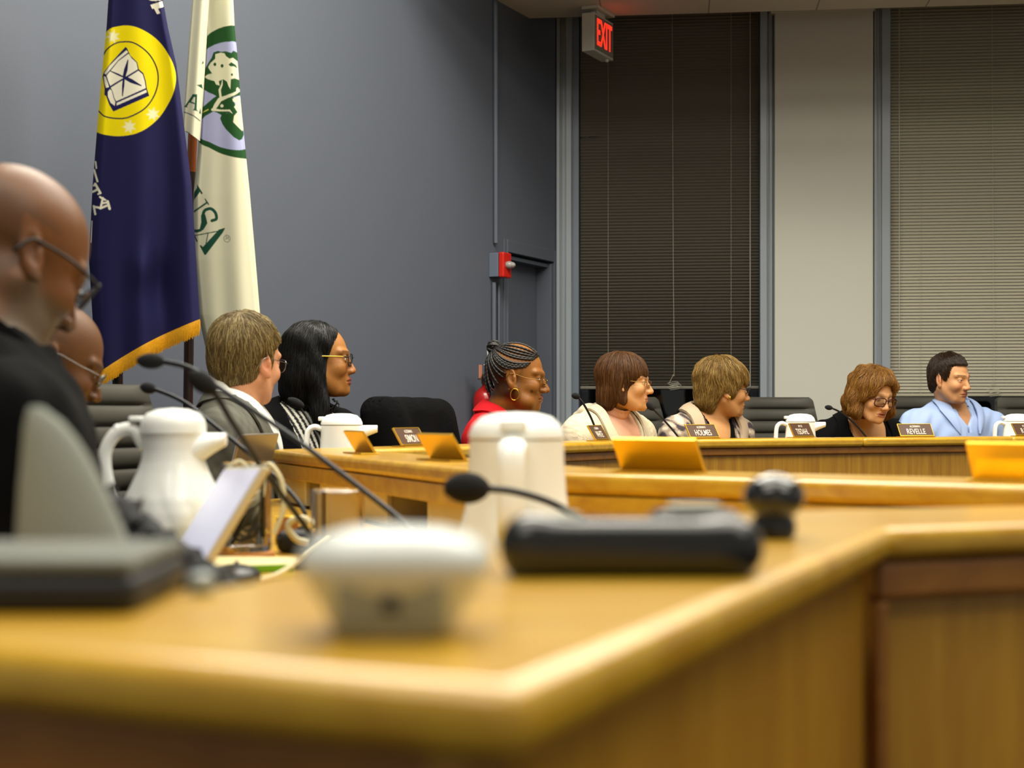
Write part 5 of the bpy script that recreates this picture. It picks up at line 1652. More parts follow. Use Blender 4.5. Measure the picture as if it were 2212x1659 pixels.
def cast_knit():
    k = dict(skin='#d09a66', flush='#b2704a', flushamt=.25, lipc='#a0604e', brow='#4a3420', lid=.0038, nose=.002, neck=.048, jowl=0, iris='#3a2a1c', chin=.001)
    yaw, pitch, roll = -.18, .03, .0
    H = P(1350, 826, 6.15)
    neck = P(1322, 897, 6.2)
    pr = Person('person with brown bob hair in cream cable-knit hooded cardigan and pink rollneck', H, yaw, pitch, roll, 1.0, neck, -.75, .06, k, w=1.02, fem=True, belly=1.1)
    pr.garment('rollneck', M_pink, .008, h=.008, wr=.002, neckhole=0)
    nk0, nk1 = pr.hw(A3(-.022, 0, -.085)), pr.tw(A3(-.018, 0, -.03))
    def roll_fn(p):
        d = cap(p, nk0, nk1, .057, .066)
        dn = cap(p, nk0, nk1, .050, .052)
        ax = (nk1 - nk0) / np.linalg.norm(nk1 - nk0)
        t = (p - f32(nk0)) @ f32(ax)
        d = d + f32(.0018) * np.sin(t * 160)
        return smax(smax(d, -dn, .004), -t - f32(.004), .008)
    V, Fq = sdf_mesh(roll_fn, nk0 - .14, nk0 + .14, .004)
    mesh('roll_collar', V, Fq, M_pink, pr.root)
    base = np.array(hexc('#c9bea2')[:3])
    def knit(L):
        y, z = L[:, 1], L[:, 2]
        c = np.abs(((y / .075) % 1) - .5)
        cable = .12 * np.sin(z * 300 + np.sign(np.sin(y * 84)) * 1.4) * (c < .22) - .16 * ((c > .22) & (c < .27))
        rib = .08 * np.sin(y * 500 + z * 260) * (c > .27)
        return np.clip(base * (1 + cable + rib)[:, None], 0, 1)
    def cab(d, t, h_):
        y, z = t[..., 1], t[..., 2]
        c = np.abs(((y / .075) % 1) - .5)
        return d - f32(.0045) * np.clip(1 - c / .22, 0, 1) * (.7 + .3 * np.sin(z * 300 + np.sign(np.sin(y * 84)) * 1.4))
    pr.garment('cardigan', M_knit, .020, h=.006, wr=.002, neckhole=.080, cut=vcut(.10, -.30), colfn=knit, extra=cab, sleeve_off=.006)
    for sg in (1, -1):
        pr.strap('cardigan_edge', M_knit, [(-.02, sg * .095, .0), (.05, sg * .09, -.08), (.10, sg * .06, -.18), (.13, sg * .02, -.32)], [.045, .04, .035, .03], off=.024, thick=.009, colfn=lambda L: np.tile(base * .96, (len(L), 1)))
    def hood(p):
        t = pr.tl(p)
        d = ell(t, (-.085, 0, -.02), (.075, .135, .055))
        d = smin(d, cap(t, (-.06, .1, .02), (-.06, -.1, .02), .024), .03)
        d = d + f32(.003) * np.sin(t[..., 1] * 60) * np.sin(t[..., 2] * 90)
        return smax(d, -(pr.neck_sdf(p) - f32(.018)), .01)
    W = pr.tw(A3(-.085, 0, -.01))
    V, Fq = sdf_mesh(hood, W - .2, W + .2, .0065)
    mesh('hood', V, Fq, M_knit, pr.root, cols=np.tile(base, (len(V), 1)))
    def fn(p):
        q = p.copy(); q[..., 1] = np.abs(q[..., 1])
        d = ell(p, (-.018, 0, .038), (.110, .088, .090))
        d = smin(d, cap(q, (-.02, .062, 0), (-.005, .066, -.075), .026, .020), .03)
        d = smin(d, ell(p, (-.055, 0, -.05), (.060, .072, .085)), .03)
        d = d + f32(.002) * np.sin(120 * p[..., 1] + 50 * p[..., 0]) * np.sin(60 * p[..., 0] - 20 * p[..., 2])
        op = [(.10, .030), (.074, .020), (.058, .022), (.046, .004), (.040, -.03), (.030, -.070), (.012, -.098), (-.02, -.08), (-.045, -.115), (-.15, -.13), (-.16, .17), (.11, .17)]
        return smax(d, sdpoly(p[..., 0], p[..., 2], op), .006)
    pr.hair(fn, M_hair, (-.15, -.12, -.14), (.11, .12, .15), down_flow((-.02, 0, .13), 1.0, .9), '#4e3016', n=6000, nseg=10, step=.011, lift=.005, rad=.0009, jit=.12, var=.22, bright=('#6e4a1e', .15))
    pr.glasses(M_bronze, w=.022, h=.0155, rr=.0012, temple=.0014, x=.107, z=-.006)


def cast_patterned():
    k = dict(skin='#c8925e', flush='#b2704a', flushamt=.3, lipc='#a0604e', brow='#6a4c2c', lid=.003, nose=.002, neck=.048, iris='#3a2a1c', ear=1.05)
    yaw, pitch, roll = .14, .10, .04
    H = P(1563, 838, 6.6)
    neck = P(1533, 897, 6.62)
    pr = Person('person with short layered blond-brown hair, gold earring and patterned cardigan, looking away', H, yaw, pitch, roll, 1.05, neck, -.95, .06, k, w=.98, fem=True)
    def pat(L):
        x, y, z = L.T
        v = np.sin(x * 60 + 3 * np.sin(z * 50)) + np.sin(y * 70 + 3 * np.sin(z * 42 + x * 30)) + np.sin((y + z) * 95 + 2 * np.sin(y * 80))
        w = np.clip((v - .3) * 1.6, 0, 1)[:, None]
        u = np.clip((-v - .9) * 1.6, 0, 1)[:, None]
        c = np.array(hexc('#9a8a78')[:3]) * (1 - w) + np.array(hexc('#3a3036')[:3]) * w
        return c * (1 - u) + np.array(hexc('#c8b8a4')[:3]) * u
    pr.garment('black_top', M_black_cloth, .008, h=.009, wr=.001, neckhole=.054, cut=vcut(.07, -.17))
    pr.garment('cardigan', M_attr_cloth, .020, h=.0055, wr=.003, neckhole=.080, cut=vcut(.09, -.34), colfn=pat)
    for sg in (1, -1):
        pr.strap('shawl_collar', M_beige, [(-.09, sg * .002, .02), (-.06, sg * .08, .022), (.02, sg * .105, -.05), (.10, sg * .08, -.17), (.14, sg * .03, -.36)], [.06, .062, .06, .055, .05], off=.024, thick=.012, bulge=.006)
    def fn(p):
        q = p.copy(); q[..., 1] = np.abs(q[..., 1])
        d = ell(p, (-.018, 0, .040), (.116, .092, .096))
        d = smin(d, ell(p, (-.05, 0, -.035), (.070, .074, .082)), .03)
        d = smin(d, ell(q, (.0, .06, .0), (.045, .028, .05)), .02)
        d = d + f32(.003) * np.sin(80 * p[..., 0] + 60 * p[..., 2]) * np.sin(70 * p[..., 1] + 50 * p[..., 2])
        op = [(.12, .040), (.086, .018), (.062, .026), (.050, .010), (.036, -.004), (.030, -.034), (.016, -.042), (-.004, -.018), (-.024, -.016), (-.036, -.05), (-.046, -.105), (-.07, -.12), (-.15, -.10), (-.16, .17), (.13, .17)]
        return smax(d, sdpoly(p[..., 0], p[..., 2], op), .006)
    pr.hair(fn, M_hair, (-.15, -.13, -.14), (.12, .13, .16), down_flow((-.04, 0, .11), 1.1, .35), '#74592a', n=6500, nseg=9, step=.010, lift=.007, rad=.0009, jit=.18, var=.22, bright=('#a08248', .25), wave=.05)
    pr.glasses(M_dkframe, w=.022, h=.0165, rr=.0014, temple=.0014, x=.107, z=-.006)
    b = MB(); b.ball((.006, -.092, -.040), (.005, .004, .008), 12, 8)
    mesh('earring', pr.hw(np.array(b.v)), b.f, M_gold, pr.root)


def cast_reader():
    k = dict(skin='#d09c6c', flush='#b4704c', flushamt=.3, lipc='#9a5448', brow='#7a5430', lid=0.0, nose=.002, neck=.05, open=.0028, browamt=.5)
    yaw, pitch, roll = -1.12, .27, -.05
    H = P(1885, 853, 6.75)
    neck = P(1864, 908, 6.95)
    pr = Person('person with curly auburn bob and dark red glasses looking down in black jacket', H, yaw, pitch, roll, 1.0, neck, -1.25, .20, k, w=1.0, fem=True,
                arms=[(A3(.06, .225, -.32), A3(.24, .12, -.30)), (A3(.06, -.225, -.32), A3(.24, -.12, -.30))])
    pr.garment('jacket', M_black_cloth, .018, h=.0075, wr=.004, neckhole=.078, cut=vcut(.11, -.30))
    for sg in (1, -1):
        pr.strap('lapel', M_black_cloth, [(-.085, sg * .002, .014), (-.06, sg * .08, .016), (.02, sg * .11, -.06), (.10, sg * .09, -.17), (.135, sg * .02, -.30)], [.05, .05, .055, .06, .02], off=.021, thick=.006)
    def fn(p):
        q = p.copy(); q[..., 1] = np.abs(q[..., 1])
        d = ell(p, (-.016, 0, .042), (.112, .102, .092))
        d = smin(d, cap(q, (-.01, .076, .01), (.014, .092, -.075), .036, .030), .03)
        d = smin(d, ell(p, (-.055, 0, -.05), (.075, .098, .085)), .03)
        d = d + f32(.0055) * np.sin(55 * p[..., 2] + 30 * p[..., 0]) * np.sin(48 * p[..., 1] + 40 * p[..., 0] + 1) + f32(.003) * np.sin(110 * p[..., 2] + 60 * q[..., 1])
        face = sdpoly(q[..., 1], p[..., 2], [(-.02, .074), (.022, .070), (.044, .050), (.056, .012), (.058, -.04), (.060, -.12), (.06, -.2), (-.02, -.2)])
        cut = np.maximum(face, f32(.018) - p[..., 0])
        d = smax(d, -cut, .008)
        return smax(d, -p[..., 2] - f32(.112), .01)
    pr.hair(fn, M_hair, (-.16, -.15, -.13), (.12, .15, .16), down_flow((-.01, .02, .13), 1.0, .75), '#7a5220', n=7000, nseg=10, step=.011, lift=.009, rad=.00095, jit=.22, var=.22, bright=('#a07434', .2), wave=.3)
    pr.glasses(M_redframe, w=.0265, h=.0195, rr=.0026, temple=.0020, x=.106, z=-.010, pw=3.4)
    b = MB()
    th = np.linspace(0, 2 * PI, 28, endpoint=False)
    b.tube(np.stack([.01 + .012 * np.cos(th), .084 + 0 * th, -.06 + .016 * np.sin(th)], 1), .0018, 6, closed=True)
    mesh('hoop_earring', pr.hw(np.array(b.v)), b.f, M_gold, pr.root)


def cast_blue_shirt():
    k = dict(skin='#cc9466', flush='#b86040', flushamt=.3, lipc='#9a5448', brow='#2a1c12', lid=.0027, nose=.0, neck=.057, jaw=1.12, beard=('#5a4434', .22), iris='#2c2a24', gaze=(.0, -.2), ear=1.05)
    yaw, pitch, roll = -.86, .13, .02
    H = P(2052, 818, 7.3)
    neck = P(2064, 882, 7.36)
    pr = Person('person with short dark brown hair in an open-collared light blue shirt', H, yaw, pitch, roll, 1.0, neck, -1.25, .08, k, w=1.14, ts=1.04)
    pr.garment('shirt', M_blue_shirt, .014, h=.007, wr=.0045, neckhole=.064, cut=vcut(.040, -.075, xm=.02), sleeve_off=.006)
    pr.collar('collar_stand', M_blue_shirt, r=(.062, .064), gap=.55, stand=.030, fold=.026, tip=.0, z0=.026, tilt=.036)
    for sg in (1, -1):
        pr.strap('collar_leaf', M_blue_shirt, [(-.065, sg * .045, .04), (-.03, sg * .078, .025), (.03, sg * .080, -.02), (.085, sg * .058, -.085), (.10, sg * .050, -.115)], [.03, .045, .058, .030, .006], off=.020, thick=.005, bulge=.004)
    pr.strap('placket', M_blue_shirt, [(.10, 0, -.11), (.122, 0, -.2), (.135, 0, -.34), (.14, 0, -.5)], .032, off=.015, thick=.003)
    for z in (-.13, -.20, -.28):
        c, n = pr.torso_at(np.array([[.13, 0, z]]), .020)
        b = MB(); b.ball(pr.tw(c[0]), .006, 10, 6); b.build('button', M_white_shirt, pr.root)
    fn = short_hair_fn(front=.070, ftop=.074, temple=.050, side=.080, r=(.103, .092), nape=-.07, burn=-.016, c=(-.016, .038))
    pr.hair(fn, M_hair_dark, (-.15, -.11, -.12), (.12, .11, .16), down_flow((-.05, .0, .14), 1, .25, .3), '#2c1d10', n=6000, nseg=6, step=.007, lift=.005, rad=.0009, jit=.25, var=.25)

M_braid = mat('braid_hair', '#1a1613', rough=.5, noise=.8, nscale=260)
M_hair_dark_plain = mat('black_curls', '#0c0a09', rough=.35)
M_navy_top = mat('dark_navy_top', '#0e1020', rough=.9)
CAST = [cast_bald_near, cast_bald_far, cast_grey_man, cast_black_hair, cast_braids, cast_knit, cast_patterned, cast_reader, cast_blue_shirt]
for f_ in CAST:
    f_()
# =================================================================== flags
class Canvas:
    """cloth print: colours laid down shape by shape in measured picture coordinates"""
    def __init__(s, x0, y0, x1, y1, k=2.0):
        s.x0, s.y0, s.k = x0, y0, k
        s.w, s.h = int((x1 - x0) * k), int((y1 - y0) * k)
        s.X, s.Y = np.meshgrid(x0 + (np.arange(s.w) + .5) / k, y0 + (np.arange(s.h) + .5) / k)
        s.a = np.zeros((s.h, s.w, 3))
    def fill(s, col): s.a[:] = hexc(col)[:3]
    def put(s, d, col, soft=.5):
        w = np.clip(.5 - d / (2 * soft), 0, 1)[..., None]; s.a[:] = s.a * (1 - w) + np.array(hexc(col)[:3]) * w
    def poly(s, pts, col, soft=.5): s.put(sdpoly(s.X.astype(f32), s.Y.astype(f32), pts), col, soft)
    def line(s, pts, wd, col, soft=.5):
        d = np.full(s.X.shape, 1e9)
        wd = np.full(len(pts), wd) if np.isscalar(wd) else np.asarray(wd, float)
        for i in range(len(pts) - 1):
            a, b = np.asarray(pts[i], float), np.asarray(pts[i + 1], float); e = b - a
            t = np.clip(((s.X - a[0]) * e[0] + (s.Y - a[1]) * e[1]) / max(e @ e, 1e-9), 0, 1)
            d = np.minimum(d, np.hypot(s.X - a[0] - t * e[0], s.Y - a[1] - t * e[1]) - (wd[i] + t * (wd[i + 1] - wd[i])) / 2)
        s.put(d, col, soft)
    def curve(s, pts, wd, col, n=60): s.line(bez([(*p, 0) for p in pts], n)[:, :2], wd, col)
    def at(s, x, y):
        fx = np.clip((np.asarray(x) - s.x0) * s.k - .5, 0, s.w - 1.001); fy = np.clip((np.asarray(y) - s.y0) * s.k - .5, 0, s.h - 1.001)
        i, j = fx.astype(int), fy.astype(int); u, v = (fx - i)[..., None], (fy - j)[..., None]
        A = s.a
        return (A[j, i] * (1 - u) + A[j, i + 1] * u) * (1 - v) + (A[j + 1, i] * (1 - u) + A[j + 1, i + 1] * u) * v
def star(cx, cy, r0, r1, n, rot=0):
    return [(cx + (r0 if i % 2 == 0 else r1) * math.cos(rot + i * PI / n), cy + (r0 if i % 2 == 0 else r1) * math.sin(rot + i * PI / n)) for i in range(2 * n)]
def Z(o, k): return lambda pts: [(o[0] + x / k, o[1] + y / k) for x, y in pts]

NAVY, YEL, WHT, GRN, LAV, CRM = '#1b1a44', '#e8d400', '#e6e2cc', '#1f4a22', '#a4a8cc', '#d4d2b6'
# ---- navy flag print
c1 = Canvas(175, -95, 450, 880); c1.fill(NAVY)
z = Z((180, 40), 5.927)
c1.poly([tuple(p[:2]) for p in bez([(*q, 0) for q in z([(60, 1380), (100, 700), (180, 300), (300, 165), (380, 115), (520, 90), (640, 100), (760, 145), (890, 225), (1000, 330), (1100, 480), (1165, 630), (1185, 780), (1150, 960), (1060, 1140), (960, 1280), (820, 1400), (680, 1470), (540, 1500), (400, 1505), (240, 1480), (140, 1440)])], 120)], YEL)
c1.curve(z([(60, 900), (140, 700), (265, 450), (330, 370), (420, 315), (530, 297), (640, 310), (760, 380), (860, 480), (930, 610), (958, 740), (945, 880), (890, 1020), (800, 1140), (680, 1220), (540, 1275), (400, 1278), (290, 1258), (230, 1220), (120, 1100)]), 3.0, '#15143a', 90)
c1.poly(z([(540, 362), (560, 380), (600, 470), (690, 560), (712, 650), (770, 700), (800, 800), (815, 900), (845, 990), (384, 1192), (330, 1100), (290, 990), (268, 980), (272, 900), (245, 740), (260, 690), (350, 570), (450, 460)]), '#1c1a4e')
c1.poly(z([(552, 405), (575, 432), (450, 530), (330, 670), (290, 718), (266, 702), (340, 600), (440, 500)]), WHT)
c1.poly(z([(580, 450), (620, 510), (680, 565), (698, 650), (540, 745), (430, 810), (346, 862), (330, 830), (296, 730), (350, 668), (450, 545)]), WHT)
c1.poly(z([(262, 740), (285, 745), (318, 840), (328, 880), (290, 888), (272, 830)]), WHT)
c1.poly(z([(352, 885), (450, 822), (560, 760), (705, 668), (760, 715), (785, 800), (800, 890), (600, 980), (420, 1060), (395, 1010), (378, 940)]), WHT)
c1.poly(z([(340, 905), (365, 925), (385, 1010), (410, 1070), (402, 1118), (350, 1080), (315, 1000), (314, 940)]), WHT)
c1.poly(z([(428, 1080), (805, 912), (812, 945), (425, 1115)]), WHT)
for tip, wid in (((572, 528), 40), ((345, 672), 20), ((745, 862), 44), ((500, 995), 26)):   # four-armed compass star
    c0 = np.array([520., 752.]); tp = np.array(tip, float); dv = (tp - c0) / np.linalg.norm(tp - c0); pv = np.array([-dv[1], dv[0]]); md = c0 + (tp - c0) * .42
    c1.poly(z([tuple(c0 + pv * wid * .45), tuple(md + pv * wid * .62), tuple(tp + pv * 6), tuple(tp - pv * 6), tuple(md - pv * wid * .55), tuple(c0 - pv * wid * .45)]), '#1c1a4e')
for cx, cy in ((380, 232), (890, 1225), (588, 1385)):
    c1.poly(z(star(cx, cy, 88, 46, 7, .4)), '#ece8b8', 1.6)
z = Z((160, 0), 4.148)                                              # letters at the upper right edge
c1.poly(z([(684, 44), (790, 10), (802, 60), (752, 78), (772, 118), (744, 128), (716, 76), (700, 80)]), WHT)
c1.poly(z([(668, 0), (760, -18), (775, 4), (700, 8)]), WHT); c1.line(z([(690, -20), (730, 5), (780, -10)]), 3, WHT)
z = Z((0, 320), 2.538)                                              # letters running down the left edge
c1.line(z([(566, 302), (592, 296)]), 4, WHT); c1.line(z([(590, 292), (601, 332)]), 5.5, WHT); c1.line(z([(584, 316), (550, 330)]), 4.5, WHT)
c1.line(z([(552, 328), (564, 274)]), 4.5, WHT); c1.line(z([(552, 328), (518, 322)]), 4.5, WHT); c1.line(z([(548, 268), (577, 284)]), 4.2, WHT); c1.line(z([(514, 318), (522, 362)]), 4.2, WHT)
c1.line(z([(522, 196), (550, 246)]), 5, WHT); c1.line(z([(538, 224), (508, 240)]), 4.5, WHT); c1.line(z([(522, 196), (514, 206)]), 3.5, WHT); c1.line(z([(550, 246), (538, 252)]), 3.5, WHT)
c1.line(z([(516, 120), (534, 182)]), 4, WHT); c1.line(z([(524, 75), (528, 110)]), 3, WHT); c1.line(z([(502, 400), (498, 515)]), 3, WHT)
# ---- white flag print
c2 = Canvas(370, -95, 590, 800); c2.fill(CRM)
z = Z((380, 40), 5.183)
ell_ = lambda cx, cy, rx, ry: [(cx + rx * math.cos(a), cy + ry * math.sin(a)) for a in np.linspace(0, 2 * PI, 90, endpoint=False)]
c2.poly(z([tuple(p[:2]) for p in bez([(200, 900, 0), (250, 400, 0), (345, 205, 0), (440, 130, 0), (540, 92, 0), (650, 78, 0), (760, 110, 0), (860, 400, 0), (900, 1000, 0), (860, 1560, 0), (780, 1570, 0), (640, 1550, 0), (500, 1510, 0), (380, 1450, 0), (265, 1390, 0), (210, 1250, 0)], 120)]), GRN)
c2.poly(z([tuple(p[:2]) for p in bez([(240, 900, 0), (280, 560, 0), (330, 370, 0), (400, 310, 0), (480, 278, 0), (580, 260, 0), (680, 272, 0), (770, 420, 0), (830, 900, 0), (800, 1400, 0), (760, 1465, 0), (640, 1470, 0), (500, 1440, 0), (380, 1385, 0), (265, 1325, 0), (235, 1150, 0)], 120)]), LAV)
G = GRN
c2.poly(z([(420, 380), (470, 362), (500, 372), (560, 368), (620, 385), (645, 360), (700, 390), (720, 520), (740, 700), (725, 800), (700, 830), (620, 820), (520, 890), (470, 880), (420, 850), (360, 825), (320, 800), (296, 770), (296, 700), (312, 640), (330, 560), (360, 500), (400, 440)]), G)
c2.poly(z([(440, 400), (500, 382), (545, 390), (560, 420), (600, 450), (640, 440), (690, 480), (700, 560), (716, 690), (660, 670), (615, 680), (610, 790), (590, 760), (570, 705), (530, 680), (480, 700), (490, 750), (450, 740), (430, 700), (390, 690), (360, 680), (315, 655), (360, 625), (405, 615), (380, 580), (360, 545), (385, 500), (440, 450)]), CRM)
for cx, cy, r in ((436, 513, 20), (517, 530, 20), (627, 628, 14)): c2.poly(z(ell_(cx, cy, r * .8, r)), G)
c2.poly(z([(588, 515), (620, 490), (670, 520), (690, 560), (650, 535), (610, 535)]), G)
c2.poly(z([(640, 690), (700, 700), (716, 760), (700, 810), (660, 800), (650, 740)]), G)
c2.poly(z([(280, 1010), (420, 890), (470, 860), (520, 880), (640, 800), (720, 780), (720, 860), (640, 880), (660, 960), (690, 1050), (640, 1080), (600, 1060), (480, 1060), (420, 1040), (330, 1090), (280, 1140)]), G)
c2.poly(z([(430, 1000), (470, 960), (500, 1030), (560, 1060), (640, 1060), (700, 1070), (740, 1150), (760, 1300), (740, 1350), (710, 1365), (650, 1330), (560, 1240), (520, 1180), (495, 1120), (510, 1080), (470, 1060)]), G)
c2.poly(z([(630, 900), (700, 868), (740, 890), (752, 1000), (760, 1160), (762, 1250), (740, 1258), (700, 1220), (640, 1160), (650, 1090), (690, 1050), (650, 990), (680, 950), (640, 930)]), CRM)
c2.line(z([(520, 690), (515, 740), (490, 800), (500, 880)]), [1.5, 3.5, 5, 5], CRM)
c2.line(z([(720, 800), (660, 840), (560, 880), (490, 910), (450, 970), (420, 1020)]), [5, 6, 7, 9, 9, 6], CRM)
c2.line(z([(410, 1020), (500, 1030), (600, 1030), (630, 1060)]), [6, 4, 4, 1], CRM)
c2.poly(z(ell_(540, 815, 32, 38)), G); c2.poly(z(ell_(690, 795, 16, 24)), CRM); c2.poly(z(ell_(515, 978, 18, 18)), CRM)
c2.line(z([(292, 1055), (360, 1020)]), [1, 2.5], '#d8d060')
z = Z((160, 380), 3.457)                                            # USA down the lower part
T = '#1a4a38'
c2.poly(z([(918, 62), (962, 130), (950, 138), (940, 120), (885, 195), (840, 260), (840, 200), (918, 90)]), T)
c2.line(z([(860, 150), (900, 130)]), 2, T)
c2.poly(z([(980, 168), (1010, 212), (1002, 218), (994, 206), (870, 292), (862, 282), (986, 196), (974, 172)]), T)
c2.curve(z([(1030, 335), (1062, 320), (1055, 275), (1020, 245), (975, 260), (962, 310), (970, 370), (935, 408), (880, 405), (860, 370)]), [3, 4.5, 3.5, 4, 9, 12, 11, 8, 4, 3][:10] if False else 6.5, T, 70)
c2.line(z([(965, 300), (972, 350), (955, 390)]), [10, 13, 9], T)
c2.poly(z([(1128, 392), (1110, 424), (985, 588), (974, 590), (938, 522), (946, 516), (962, 530), (1080, 402), (1122, 388)]), T)
c2.line(z([(1100, 408), (900, 446)]), 2.2, T); c2.line(z([(1000, 432), (985, 505)]), 2, T); c2.line(z([(894, 436), (918, 488)]), 3, T)
c2.line(z([(1142 + 24 * math.cos(a), 468 + 26 * math.sin(a)) for a in np.linspace(0, 2 * PI, 30)]), .9, '#3c4a44')
c2.line(z([(1128, 474), (1156, 458)]), .9, '#3c4a44'); c2.line(z([(1138, 468), (1134, 450), (1148, 448), (1152, 460)]), .9, '#3c4a44'); c2.line(z([(1146, 464), (1160, 476)]), .9, '#3c4a44')
# separate print for the folded-over strip
c3 = Canvas(370, -95, 470, 330); c3.fill(CRM)
z = Z((380, 40), 5.183)
c3.poly(z([(186, 846), (238, 848), (232, 1020), (252, 1040), (188, 1025), (206, 1008), (210, 960), (150, 940), (124, 985), (132, 998), (86, 988), (104, 975), (180, 862)]), T)
c3.poly(z([(170, 930), (212, 945), (216, 880), (200, 880)]), CRM)
c3.line(z([(72, 1042), (130, 1060), (200, 1090), (268, 1145)]), 2.0, '#23324a')
c3.poly(z([(232, 745), (290, 735), (300, 790), (268, 768)]), T); c3.poly(z([(284, 515), (306, 470), (312, 500)]), T)
c3.poly(z([(258, 1060), (275, 1000), (280, 1070)]), T)

def drape(name, label, lrfun, ytop, hem, depth, canvas, m, parent, nx, ny, fold, back=.05, thick=.0):
    """hanging cloth: printed front, rolled edges, plain back"""
    ys = np.linspace(0, 1, ny); us = np.linspace(0, 1, nx)
    V = []; C = []
    for v in ys:
        ring = []; cr = []
        for u in us:
            yb = hem(u); y = ytop + (yb - ytop) * v
            L, R = lrfun(y); x = L + (R - L) * u
            d = depth + fold(u, v)
            e = min(u, 1 - u); d += .030 * max(0, 1 - e / .09) ** 2
            ring.append(P(x, y, d)); cr.append((x, y))
        C.append(canvas.at(np.array([q[0] for q in cr]), np.array([q[1] for q in cr])))
        for u in us[::-1]:
            yb = hem(u); y = ytop + (yb - ytop) * v
            L, R = lrfun(y); x = L + (R - L) * (.5 + (u - .5) * .985)
            d = depth + fold(u, v) * .5 + back * math.sin(PI * min(max(u, .0), 1)) ** .5 + .032
            ring.append(P(x, y, d))
        C.append(np.tile(C[-1].mean(0), (nx, 1)) if False else np.tile(canvas.a[-3, -3], (nx, 1)))
        V.append(np.array(ring))
    b = MB(); b.rings(V)
    return mesh(name, np.array(b.v), b.f, m, parent, cols=np.vstack(C), autos=1.3)
def interp(tab):
    t = np.array(tab, float)
    return lambda y: (np.interp(y, t[:, 0], t[:, 1]), np.interp(y, t[:, 0], t[:, 2]))
M_flag = mat('satin_flag_cloth', '#808080', rough=.8, attr=True, spec=.2, bump=.05, bscale=500)
M_pole = mat('dark_flagpole_wood', '#2a1a14', rough=.35)
M_pole_lit = mat('lit_flagpole_wood', '#8e4a14', rough=.35)  # same brown wood as the pole, recoloured orange to paint light on it
M_fringe = mat('gold_fringe', '#d89a10', rough=.55, noise=.3, nscale=150)

D1 = 4.72
f1 = thing('flag', 'navy flag with yellow book-and-star emblem and gold fringe, hanging at left', 'flag', onz(300, D1, 0))
lr1 = interp([(-95, 243, 345), (0, 234, 352), (60, 230, 363), (140, 222, 381), (250, 212, 395), (400, 200, 414), (560, 192, 424), (690, 200, 432), (840, 212, 434)])
hem1 = lambda u: 812 - 118 * u - 8 * math.sin(PI * u)
fold1 = lambda u, v: .016 * math.sin(u * 9.5 + 1.2 * v) * min(1, v + .25) + .012 * math.sin(u * 17 + 3 * v) * v * v + .03 * math.exp(-((u - .62) / .1) ** 2 - ((v - .86) / .07) ** 2) - .02 * math.exp(-((u - .5) / .1) ** 2 - ((v - .80) / .05) ** 2)
drape('cloth', None, lr1, -95, hem1, D1, c1, M_flag, f1, 150, 560, fold1)
b = MB()                                                            # fringe: band and tassels
for i in range(96):
    u = (i + .5) / 96; y = hem1(u); L, R = lr1(y); x = L + (R - L) * u
    d = D1 + fold1(u, 1) - .004
    e = rng.uniform(-2, 2)
    b.tube([P(x, y - 2, d), P(x + rng.uniform(-.6, .6), y + 14, d - .004), P(x - 1.0 + rng.uniform(-1, 1), y + 30 + e, d)], [.0028, .0030, .0016], 5)
b.build('fringe', M_fringe, f1)
b = MB(); R_ = []
for i in range(60):
    u = i / 59; y = hem1(u); L, R = lr1(y); x = L + (R - L) * u; d = D1 + fold1(u, 1) - .006
    R_.append(np.array([P(x, y - 5, d), P(x, y + 9, d - .002), P(x, y + 9, d + .006), P(x, y - 5, d + .006)]))
b.rings(R_); b.build('fringe_heading', M_fringe, f1)
b = MB(); b.tube([onz(248, D1 + .10, .03), P(262, -80, D1 + .08)], .017, 14); b.build('pole', M_pole, f1)
b = MB(); b.lathe([(.14, 0), (.14, .02), (.06, .035), (.03, .06), (.022, .12)], onz(248, D1 + .10, 0), 28); b.build('stand_base', mat('brass_stand', '#8a6a2a', rough=.4, metal=.8), f1)

D2 = 5.0
f2 = thing('flag', 'white flag with green tree emblem and green lettering, hanging beside the navy one', 'flag', onz(490, D2, 0))
lr2 = interp([(-95, 436, 500), (0, 440, 504), (60, 444, 507), (110, 442, 512), (220, 434, 520), (330, 427, 531), (420, 418, 540), (560, 418, 552), (680, 428, 562), (760, 446, 566)])
hem2 = lambda u: 752 - 55 * u
fold2 = lambda u, v: .018 * math.sin(u * 5 + .6 + .8 * v) + .006 * math.sin(u * 13 + 2 * v) * v
drape('cloth', None, lr2, -95, hem2, D2, c2, M_flag, f2, 110, 520, fold2)
lr3 = interp([(-95, 421, 458), (0, 415, 452), (100, 407, 446), (200, 400, 440), (280, 394, 434), (320, 392, 431)])
hem3 = lambda u: 281 + 24 * u ** 1.3
fold3 = lambda u, v: -.018 * math.sin(PI * u) + .006 * math.sin(u * 8)
drape('folded_edge', None, lr3, -95, hem3, D2 - .06, c3, M_flag, f2, 56, 260, fold3, back=.02)
b = MB(); b.tube([onz(398, D2 + .12, .03), P(413, 372, D2 + .10)], .017, 14); b.build('pole', M_pole, f2)
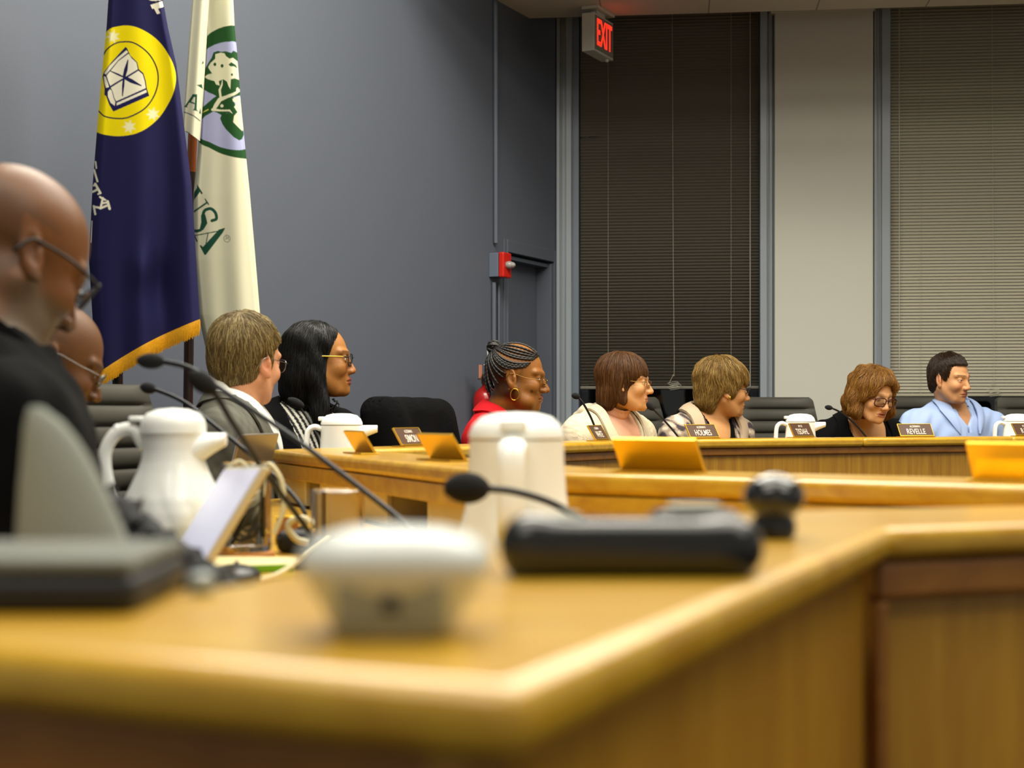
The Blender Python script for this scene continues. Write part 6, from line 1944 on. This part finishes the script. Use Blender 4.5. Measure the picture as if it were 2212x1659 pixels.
b = MB(); b.tube([P(413, 372, D2 + .10), P(431, -80, D2 + .07)], .016, 14); b.build('upper_pole', M_pole_lit, f2)
b = MB(); b.lathe([(.14, 0), (.14, .02), (.06, .035), (.03, .06), (.022, .12)], onz(398, D2 + .12, 0), 28); b.build('stand_base', mat('brass_stand2', '#8a6a2a', rough=.4, metal=.8), f2)
# =================================================================== light, camera
def lamp(x, y, e, sx=2.2, sy=1.2, rz=0.0, col=(1.0, .955, .83), z=HT - .03):
    l = bpy.data.lights.new('ceiling_lamp', 'AREA'); l.shape = 'RECTANGLE'; l.size = sx; l.size_y = sy; l.energy = e; l.color = col
    o = bpy.data.objects.new('ceiling_lamp', l); COL.objects.link(o); o.location = (x, y, z); o.rotation_euler = (0, 0, rz)
for (x, y, e) in ((-.6, 1.0, 32), (1.6, 1.0, 32), (-.2, 3.2, 42), (2.0, 3.2, 62), (-.4, 5.0, 95), (1.3, 5.6, 50), (3.2, 5.6, 50), (2.4, -.8, 35), (-1.4, -.8, 30)):
    lamp(x, y, e)
w = bpy.data.worlds.new('room_fill'); SC.world = w; w.use_nodes = True
w.node_tree.nodes['Background'].inputs[0].default_value = (.9, .86, .76, 1)
w.node_tree.nodes['Background'].inputs[1].default_value = .22

cam = bpy.data.cameras.new('camera'); co = bpy.data.objects.new('camera', cam); COL.objects.link(co)
co.location = (0, 0, CZ); co.rotation_euler = (PI / 2, 0, 0)
cam.sensor_width = 17.3; cam.lens = 17.3 * F / 2212; cam.shift_y = (Y0 - 829.5) / 2212
cam.clip_start = .05
cam.dof.use_dof = True; cam.dof.focus_distance = 5.9; cam.dof.aperture_fstop = 2.2
SC.camera = co
SC.view_settings.view_transform = 'Standard'; SC.view_settings.look = 'None'; SC.view_settings.gamma = 1; SC.view_settings.use_curve_mapping = False
SC.view_settings.exposure = 0.86
SC.cycles.max_bounces = 8; SC.cycles.diffuse_bounces = 3; SC.cycles.glossy_bounces = 3; SC.cycles.transmission_bounces = 8
SC.cycles.caustics_reflective = False; SC.cycles.caustics_refractive = False
